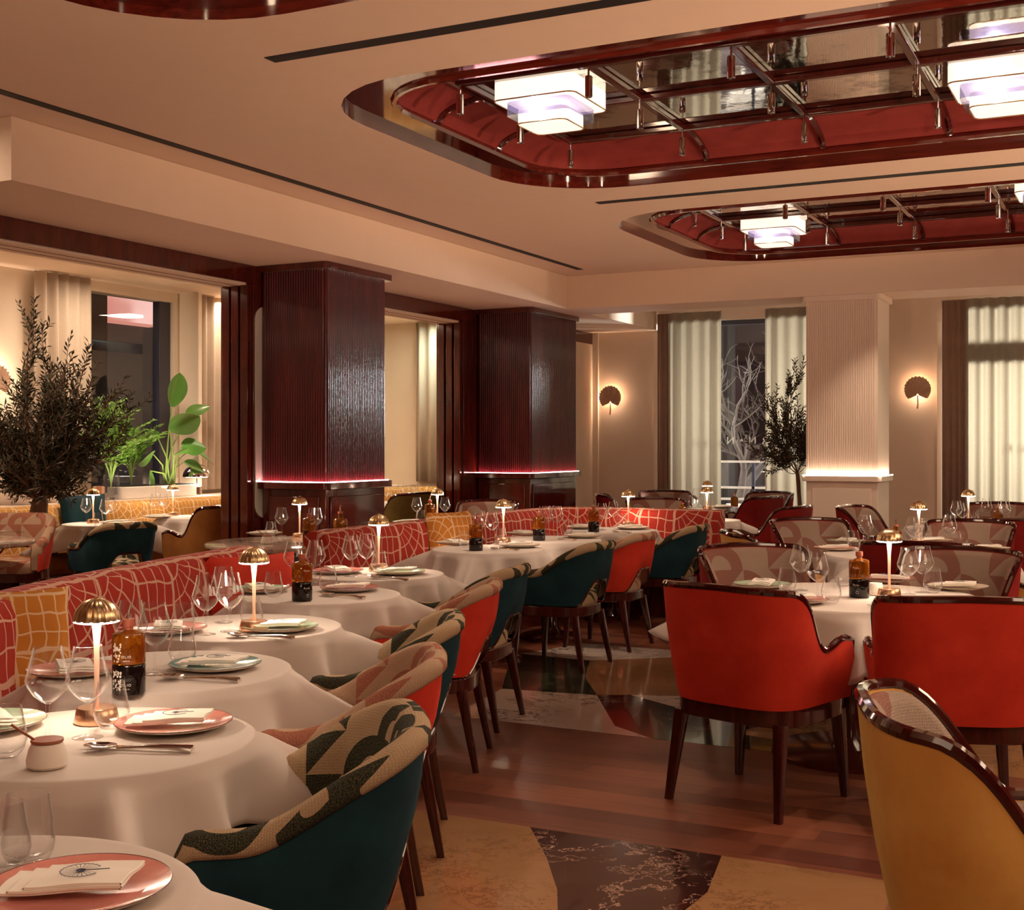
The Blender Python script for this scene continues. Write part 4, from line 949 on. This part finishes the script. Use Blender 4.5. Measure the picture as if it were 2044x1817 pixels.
def setting(kind, px, py, where, rz=0, zt=.754, nap=True):
    place(kind, px, py, where, rz, zt)
    if nap: o = place('nap', px, py, where, rz, zt); o['label'] = 'folded napkin on '+LK[kind].replace(' glazed', '')+' '+where.replace('on the', 'of the')
def cutlery(px0, py0, px1, py1, where, second='spoon', zt=.754):
    a = P(px0, py0, zt); b = P(px1, py1, zt); r = atan2(b[1]-a[1], b[0]-a[0]); L = .1
    sk = hypot(b[0]-a[0], b[1]-a[1])/.225; sk = max(.9, min(1.25, sk)); L *= sk; ux, uy = cos(r), sin(r); cx, cy = b[0]-ux*L, b[1]-uy*L
    KD['knife'].put((cx-uy*.008, cy+ux*.008, zt), r, LK['knife']+' '+where, 'cutlery', sk)
    KD[second].put((cx+uy*.012, cy-ux*.012, zt), r+.03, LK[second]+' '+where, 'cutlery', sk)
c0 = 'on the nearest corner table'
setting('pink', 155, 1787, c0, TH+.1); place('tall', 56, 1722, c0+', farther of two'); place('tum', 6, 1742, c0+', nearer of two')
w = 'on the honey pot table'
setting('pink', 347, 1453, w+', right side', TH+.15); setting('green', -28, 1452, w+', cut by the left edge', TH+2.2)
place('wine', 95, 1476, w+', left of two'); place('wine', 175, 1473, w+', right of two'); place('tum', 222, 1454, w+', beside the lamp'); place('tum', 13, 1512, w+', at the left edge')
place('lamp', 193, 1441, w); place('honey', 94, 1531, w+', left foreground', TH+.2); cutlery(158, 1494, 384, 1501, w)
w = 'on the big bottle table'
setting('teal', 430, 1334, w+', right side', TH-.1); setting('pink', 150, 1345, w+', seen through the wine glasses', TH+2)
place('bigbottle', 257, 1384, w, -.15); place('wine', 309, 1346, w+', right of two'); place('wine', 262, 1340, w+', behind the bottle'); place('tum', 364, 1325, w); cutlery(312, 1354, 478, 1362, w)
w = 'on the second lamp table'
setting('green', 560, 1258, w+', right side', TH); setting('pink', 336, 1262, w+', left side', TH+1.8); place('lamp', 507, 1258, w)
place('wine', 411, 1267, w+', leftmost'); place('wine', 459, 1261, w+', right of the pair'); place('wine', 446, 1243, w+', behind the pair'); place('tum', 502, 1252, w+', before the lamp'); place('tum', 366, 1266, w+', left side'); cutlery(450, 1270, 585, 1277, w)
w = 'on the third bottle table'
setting('pink', 698, 1179, w+', right side', TH); setting('green', 518, 1181, w+', left side', TH+2); place('bottle', 603, 1199, w)
place('wine', 586, 1168, w+', left of two'); place('wine', 630, 1165, w+', right of two'); place('tum', 655, 1179, w+', right of the bottle'); place('tum', 546, 1191, w+', left of the bottle'); cutlery(626, 1187, 727, 1196, w)
w = 'on the third lamp table'
setting('green', 797, 1146, w+', right side', TH); setting('pink', 674, 1144, w+', left side', TH+2); place('lamp', 756, 1139, w)
place('wine', 701, 1151, w+', left of two'); place('wine', 731, 1148, w+', right of two'); place('tum', 757, 1142, w); cutlery(724, 1152, 812, 1160, w)
w = 'on the fourth lamp table'
setting('cream', 1037, 1092, w+', right side', TH); setting('cream', 909, 1087, w+', left side', TH+2); place('lamp', 1005, 1084, w); place('bottle', 950, 1099, w)
place('wine', 982, 1083, w+', right of two'); place('wine', 958, 1079, w+', left of two'); place('tum', 928, 1093, w+', left of the bottle'); place('tum', 1000, 1087, w+', before the lamp'); cutlery(977, 1096, 1035, 1100, w)
w = 'on the table between fourth and fifth lamps'
setting('cream', 1163, 1073, w+', right side', TH); setting('cream', 1046, 1068, w+', left side', TH+2); place('bottle', 1076, 1079, w)
place('wine', 1091, 1067, w+', left of two'); place('wine', 1112, 1066, w+', right of two'); place('tum', 1133, 1067, w); cutlery(1114, 1077, 1150, 1080, w)
w = 'on the fifth lamp table'
setting('cream', 1262, 1056, w+', right side', TH); setting('cream', 1165, 1055, w+', left side', TH+2); place('bottle', 1185, 1062, w); place('lamp', 1254, 1050, w)
place('wine', 1202, 1058, w+', left of two'); place('wine', 1224, 1053, w+', right of two'); place('tum', 1241, 1052, w); cutlery(1224, 1062, 1258, 1065, w)
w = 'on the nearest round table'
setting('pink', 1590, 1203, w+', front left', TH+.1); setting('green', 1522, 1172, w+', far left', TH+1.2); setting('pink', 1772, 1161, w+', at the back', TH+3); setting('green', 1812, 1209, w+', front right', TH, nap=False); setting('cream', 1912, 1176, w+', far right', TH-.2)
place('lamp', 1775, 1191, w); place('bottle', 1715, 1192, w, -1.2); place('sugar', 1748, 1188, w)
place('wine', 1598, 1179, w+', leftmost'); place('wine', 1632, 1200, w+', second from left'); place('wine', 1813, 1187, w+', just right of the lamp'); place('wine', 1842, 1183, w+', rightmost')
place('tum', 1571, 1182, w+', far left'); place('tum', 1659, 1204, w+', front'); place('tum', 1683, 1170, w+', behind the bottle'); place('tum', 1862, 1184, w+', right side'); cutlery(1727, 1204, 1786, 1226, w, 'fork')
w = 'on the middle round table'
setting('pink', 1668, 1098, w+', front left', TH); setting('green', 1690, 1084, w+', far left', TH+1); setting('cream', 1972, 1098, w+', right side', TH); setting('cream', 1860, 1082, w+', at the back', TH)
place('lamp', 1834, 1090, w); place('oil', 1788, 1092, w); place('wine', 1728, 1093, w+', leftmost'); place('wine', 1822, 1098, w+', behind the nearer lamp'); place('wine', 1838, 1102, w+', before its own lamp'); place('wine', 1895, 1092, w+', right side')
place('tum', 1703, 1092, w+', far left'); place('tum', 1806, 1102, w+', centre'); place('tum', 1915, 1094, w+', right side'); place('tum', 1733, 1106, w+', front left')
w = 'on the farthest round table'
place('lamp', 1933, 1049, w); place('oil', 1993, 1045, w); place('wine', 1909, 1051, w+', left of the lamp'); place('wine', 1921, 1055, w+', beside the lamp'); place('wine', 1969, 1044, w+', right of the lamp'); place('wine', 2006, 1049, w+', rightmost')
place('tum', 1951, 1046, w+', behind'); place('tum', 1938, 1058, w+', before the lamp'); place('tum', 1899, 1053, w+', left side'); setting('cream', 1872, 1047, w+', left side', TH)
w = 'on the hidden table behind the banquette corner'
place('lamp', 1411, 1038, w); place('oil', 1362, 1036, w); place('wine', 1384, 1035, w)
w = 'on the far marble table'
place('lamp', 1412, 1017, w, zt=.7515); place('oil', 1466, 1012, w, zt=.7515); place('wine', 1390, 1014, w, zt=.7515); place('tum', 1420, 1016, w+', middle', zt=.7515); setting('cream', 1440, 1014, w, TH, .7515); place('tum', 1405, 1013, w+', left', zt=.7515)
w = 'on the marble table before the left column'
z7 = .7515
place('lamp', 598, 1074, w, zt=z7); place('bottle', 617, 1083, w, zt=z7); KD['oil'].put((-5.60, 8.20, z7), 0, LK['oil']+' '+w, 'oil bottles', 1.3); place('wine', 562, 1070, w+', left', zt=z7); place('wine', 631, 1071, w+', right', zt=z7)
place('tum', 541, 1071, w, zt=z7); setting('cream', 528, 1068, w, TH, z7); setting('green', 655, 1066, w, TH+1, z7); place('honey', 533, 1086, w, zt=z7)
w = 'on the marble table between the columns'
place('lamp', 873, 1044, w, zt=z7); place('bottle', 858, 1045, w, zt=z7); place('wine', 832, 1041, w+', left', zt=z7); place('wine', 888, 1040, w+', right', zt=z7); place('tum', 840, 1044, w, zt=z7); setting('green', 815, 1045, w+', left', TH, z7); setting('cream', 905, 1043, w+', right', TH, z7)
w = 'on the left room table behind the olive trunk'
place('lamp', 186, 1045, w); place('wine', 210, 1046, w+', third'); place('tum', 196, 1050, w); setting('cream', 232, 1046, w, TH)
place('wine', 172, 1043, w+', left'); place('wine', 222, 1041, w+', right')
w = 'on the left room table beside the amber chair'
place('lamp', 345, 1030, w); place('wine', 309, 1031, w+', left of two'); place('wine', 326, 1030, w+', right of two'); place('tum', 292, 1032, w+', left'); setting('cream', 315, 1034, w, TH)
w = 'on the left room table between the columns'
place('wine', 800, 1003, w+', left'); place('wine', 815, 1004, w+', middle'); place('wine', 828, 1003, w+', right'); place('tum', 790, 1005, w); place('wine', 773, 1005, w+', behind the column edge')
w = 'on the left edge marble table'
place('spoon', 22, 1064, w, zt=z7)
# ================================================================ PLANTS
def leaf(g, p, d, L, W_, rnd, mi=0, bend=.15):
    d = d.normalized(); s = d.cross(Vector((rnd.uniform(-1, 1), rnd.uniform(-1, 1), rnd.uniform(-1, 1))))
    if s.length < 1e-4: s = d.orthogonal()
    s.normalize(); n = s.cross(d); m = p+d*L*.5+n*L*bend*.4; e = p+d*L-n*L*bend*.3
    g.add([p, m+s*W_/2, e, m-s*W_/2], [(0, 1, 2, 3)], mi)
def olive(loc, trunk_h, trunk_r, cen, rad, tall, label, seed, limbs, pot, ll=.05):
    """gnarled trunk, curved limbs and many upright sprigs set with paired leaves"""
    rnd = random.Random(seed); t = thing('olive_tree', label, 'tree', loc); g = G(); lf = G(); z0 = pot[1] if pot else 0
    pts = [(0, 0, z0-.03)]+[(rnd.uniform(-.02, .02), rnd.uniform(-.02, .02), z0+(trunk_h-z0)*k/5) for k in range(1, 6)]
    g.tube(pts, [trunk_r*(1.1-.05*k)*(1+.10*rnd.uniform(-1, 1)) for k in range(6)], 12)
    top = Vector(pts[-1]); C_ = Vector(cen)
    def sprig(p, d, L):
        n = max(4, int(L/.032)); path = [p.copy()]; dd = d.normalized(); q = p.copy(); side = 1
        for k in range(n):
            dd = (dd+Vector((rnd.gauss(0, .07), rnd.gauss(0, .07), .05))).normalized(); q = q+dd*L/n; path.append(q.copy()); s = dd.cross(Vector((rnd.gauss(0, 1), rnd.gauss(0, 1), rnd.gauss(0, 1))))
            if s.length < 1e-3: continue
            s.normalize()
            for m in (-1, 1):
                if rnd.random() < .88: leaf(lf, q, dd*.75+s*m*.75, ll*rnd.uniform(.7, 1.15), ll*.26, rnd)
        g.tube([tuple(x) for x in path[::2]+[path[-1]]], .0035, 4, caps=False)
    ends = []
    for k in range(limbs):
        while True:
            v = Vector((rnd.uniform(-1, 1), rnd.uniform(-1, 1), rnd.uniform(-.8, 1)))
            if .35 < v.length < 1: break
        ends.append((C_+Vector((v.x*rad[0], v.y*rad[0], v.z*rad[1])), 1))
    for e in tall: ends.append((Vector(e), 2))
    for e, kd in ends:
        m = top.lerp(e, .5)+Vector((rnd.gauss(0, .12), rnd.gauss(0, .12), rnd.gauss(-.03, .05))); P_ = []
        for k in range(9): f = k/8; P_.append(top*(1-f)**2+m*2*f*(1-f)+e*f*f)
        g.tube([tuple(x) for x in P_], [trunk_r*(.17-.016*k) for k in range(9)], 5, caps=False)
        for k in range(16 if kd == 1 else 20):
            f = rnd.uniform(.30, 1); i = min(7, int(f*8)); p = P_[i].lerp(P_[i+1], f*8-i); dr = (P_[i+1]-P_[i]).normalized(); o_ = (p-C_).normalized()
            sprig(p, dr*.5+o_*.45+Vector((rnd.gauss(0, .45), rnd.gauss(0, .45), rnd.gauss(.35, .4))), rnd.uniform(.10, .27))
        sprig(e, (P_[-1]-P_[-2]).normalized()+Vector((0, 0, .3)), rnd.uniform(.2, .34))
    obj('trunk', g, 'bark', t); obj('foliage', lf, 'leafd', t, smooth=False)
    R, H = pot[:2]; obj('pot', G().lathe([(0, 0), (R*.75, 0), (R, H*.95), (R, H), (R*.92, H), (R*.9, H-.04), (0, H-.04)], 32), pot[2] if len(pot) > 2 else 'planter', t)
    return t
P2 = lambda px, d: ((px-1022)/FP*d*CN-d*SN, (px-1022)/FP*d*SN+d*CN, 0)
olive(P2(78, 11.0), 1.00, .085, (0.02, 0, 1.50), (.50, .46), [(-.10, 0, 2.45), (.0, .05, 2.25), (-.22, .1, 2.15), (.22, .1, 2.2), (.38, .15, 2.15), (.45, .1, 1.9), (.62, .2, 1.85), (.80, .3, 1.75), (.70, .25, 1.55), (-.5, -.2, 1.9)],
      'large olive tree in the left room beside the fan sconce', 11, 42, (.16, .30), .074)
olive(P2(1594, 14.2), 1.15, .026, (-.05, 0, 1.60), (.25, .42), [(-.1, 0, 2.1), (.0, .0, 2.15), (-.30, -.1, 1.85), (-.36, -.1, 1.35)], 'small olive tree in a dark pot left of the white column', 23, 14, (.16, .62, 'soil'), .062)
# window ledge with planting in the left room
struct('trim_9', G().box(XO, -9.36, 5.0, YB, .0, .90), 'whitep', smooth=False)
def ledge_pt(px, x=-9.66): t = (px-1022)/FP; return (x, -x*(CN+t*SN)/(SN-t*CN), .90)
def planter(px, L, W_, label, x=-9.66):
    p = ledge_pt(px, x); t = thing('planter', label, 'planter', p)
    obj('trough', G().prism(rr(-W_/2, W_/2, -L/2, L/2, .06, 5), 0, .13), 'planter', t, bev=.01); obj('pebbles', G().prism(rr(-W_/2+.02, W_/2-.02, -L/2+.02, L/2-.02, .05, 5), .12, .14), 'soil', t); return p
p1 = planter(335, .7, .26, 'white planter trough of dark pebbles under the broad leaves')
p2 = planter(262, .5, .26, 'white planter trough left of the broad leaf plant')
def broad(loc, label):
    rnd = random.Random(4); t = thing('bird_of_paradise_plant', label, 'plant', loc); st = G()
    # stem tips as (sideways, height, lean) with blade length, width and roll
    for k, (sy, h, L, W_, dr, roll) in enumerate([(.02, .86, .44, .20, (.1, .15, .95), .2), (.26, .72, .38, .15, (.1, .75, .55), 1.1), (-.08, .60, .36, .24, (.4, .25, .35), .1), (.34, .38, .34, .12, (.1, .95, -.25), .9),
                                            (-.24, .34, .28, .15, (.2, -.8, -.1), .6), (.1, .42, .26, .16, (.6, .2, .1), .2), (-.30, .16, .22, .13, (.2, -.3, -.7), .3), (-.02, .33, .24, .15, (.5, -.1, .3), .2), (.18, .25, .2, .1, (.5, .4, -.2), .4), (-.16, .52, .24, .12, (.1, -.7, .2), .5)]):
        a = Vector((rnd.uniform(-.04, .04), rnd.uniform(-.06, .06), .12)); b = Vector((rnd.uniform(-.05, .12), sy, .13+h)); m = (a+b)/2+Vector((0, -sy*.25, .05))
        st.tube([a, (a+m)/2, m, (m+b)/2, b], [.011, .010, .009, .007, .006], 6)
        d = Vector(dr).normalized(); s = d.cross(Vector((1, 0, 0))); s.normalize(); n = s.cross(d); W_ *= 1.45; L *= 1.12; s = s*cos(roll)+n*sin(roll); n = d.cross(s); R = []
        for i in range(11):
            f = i/10; wd = W_/2*(sin(pi*min(1, f*.97+.03))**.7)*(1-.25*f); c_ = b+d*L*f-Vector((0, 0, 1))*L*.22*f*f
            R.append([tuple(c_+s*wd*v-n*abs(v)*wd*.35) for v in (-1, -.5, 0, .5, 1)])
        obj('leaf_blade', G().grid(R), 'leafb', t, ang=2)
    obj('stems', st, 'stem', t); return t
broad((p1[0]+.02, p1[1], .90), 'bird of paradise plant with broad green leaves on the window ledge')
def fern(loc, label, n, L, seed, h0=.12, spread=.8):
    rnd = random.Random(seed); t = thing('potted_fern', label, 'plant', loc); st = G(); lf = G()
    for k in range(n):
        a = rnd.uniform(0, 2*pi); sp = rnd.uniform(.15, 1)*spread; l_ = L*rnd.uniform(.6, 1.1); pts = []
        for i in range(9):
            f = i/8; r = sp*l_*(f**1.8)*.6; pts.append(Vector((r*cos(a)*.6, r*sin(a), h0+l_*(f-.30*sp*f*f*f))))
        st.tube([tuple(p) for p in pts], [.005*(1-.08*i) for i in range(9)], 4, caps=False)
        for i in range(14):
            f = .42+.58*i/14; j = int(f*8); p = pts[j].lerp(pts[min(8, j+1)], f*8-j); d = (pts[min(8, j+1)]-pts[j-1]).normalized()
            for s_ in (-1, 1):
                sd = d.cross(Vector((rnd.uniform(-.3, .3), rnd.uniform(-.3, .3), 1))).normalized()*s_; leaf(lf, p, d*.7+sd*.9, .13*(1.15-f*.6), .020, rnd, bend=.25)
    obj('stems', st, 'stem', t); obj('fronds', lf, 'leafg', t, smooth=False); return t
fern(ledge_pt(222, -9.62), 'tall bright green palm with stems bunched behind the yellow banquette', 60, .98, 3, .1, 1.15)
q = ledge_pt(222, -9.62); g = G().lathe([(0, 0), (.075, 0), (.085, .16), (.075, .26), (.07, .26), (.07, .05), (0, .05)], 24); o = obj('glass_vase', g, 'wglass'); o.location = q; tag(o, 'clear glass vase round the palm stems on the ledge', 'vase')
fern(ledge_pt(262, -9.70), 'darker palm between the olive tree and the broad leaf plant', 34, .80, 9, .13, 1.2)
for px, s_, l in ((35, 1.0, 'large rounded white pot on the ledge at the left edge'), (112, .7, 'rounded white pot behind the olive trunk')):
    q = ledge_pt(px, -9.66); R = .24*s_; o = obj('round_pot', G().lathe([(0, 0), (R*.7, 0), (R, .10), (R*1.02, .2), (R*.8, .33), (R*.72, .34), (R*.7, .30), (0, .28)], 36), 'planter'); o.location = q; tag(o, l, 'pot')
q = ledge_pt(197, -9.50); o = obj('storage_jar', G().lathe([(0, 0), (.06, 0), (.06, .14), (.055, .15), (0, .15)], 24), 'ppink'); o.location = q; tag(o, 'small pink jar beside the palm stems', 'jar')
t = thing('dome_lamp', 'chrome dome table lamp on the ledge right of the plants', 'table lamp', ledge_pt(393, -9.58))
obj('lamp_base', G().lathe([(0, 0), (.055, 0), (.055, .10), (.05, .105), (0, .105)], 28), 'chrome', t); obj('lamp_stem', G().tube([(0, 0, .1), (0, 0, .24)], .006, 8), 'chrome', t)
obj('lamp_shade', G().lathe([(.158*sin(a), .21+.145*cos(a)) for a in [pi/2*(1-k/12) for k in range(12)]]+[(0, .355)], 36), 'chrome', t)
obj('diffuser', G().lathe([(.0, .205), (.12, .205)], 28), emis('dome_lamp_glow', (1, .85, .7), 10), t)
# bare trees on the terrace outside the far window
def bare(loc, seed, label, H):
    rnd = random.Random(seed); t = thing('bare_tree', label, 'tree', loc); g = G()
    def br(p, d, L, r, lv):
        path = [tuple(p)]; q = Vector(p); d = d.normalized()
        for k in range(4): d = (d+Vector((rnd.gauss(0, .18), rnd.gauss(0, .18), rnd.gauss(.03, .1)))).normalized(); q = q+d*L/4; path.append(tuple(q))
        g.tube(path, [r*(1-.12*k) for k in range(5)], 6 if lv < 2 else 4, caps=False)
        if lv < 4:
            for _ in range(4 if lv < 3 else 3): br(Vector(path[rnd.choice((2, 3, 4))]), d*.8+Vector((rnd.gauss(0, .6), rnd.gauss(0, .6), rnd.gauss(.2, .4))), L*.68, r*.55, lv+1)
    br(Vector((0, 0, 0)), Vector((.05, 0, 1)), H, .11, 0); br(Vector((0, 0, .25)), Vector((.45, 0, .9)), H*.9, .08, 0); obj('branches', g, 'branch', t); return t
bare((-5.78, 19.0, -.05), 3, 'bare winter tree lit outside the gap in the far curtains', 1.5)
bare((-4.2, 20.5, -.05), 8, 'second bare tree farther off outside the far window', 1.7)
tag(obj('terrace_bench', G().box(-5.6, -3.2, 18.2, 18.3, .55, .60).box(-5.6, -3.2, 18.2, 18.3, .40, .45).box(-5.6, -3.2, 18.2, 18.5, .28, .32).box(-5.5, -5.4, 18.2, 18.5, -.05, .28).box(-3.4, -3.3, 18.2, 18.5, -.05, .28), 'label', smooth=False), 'pale slatted bench outside the far window', 'bench')
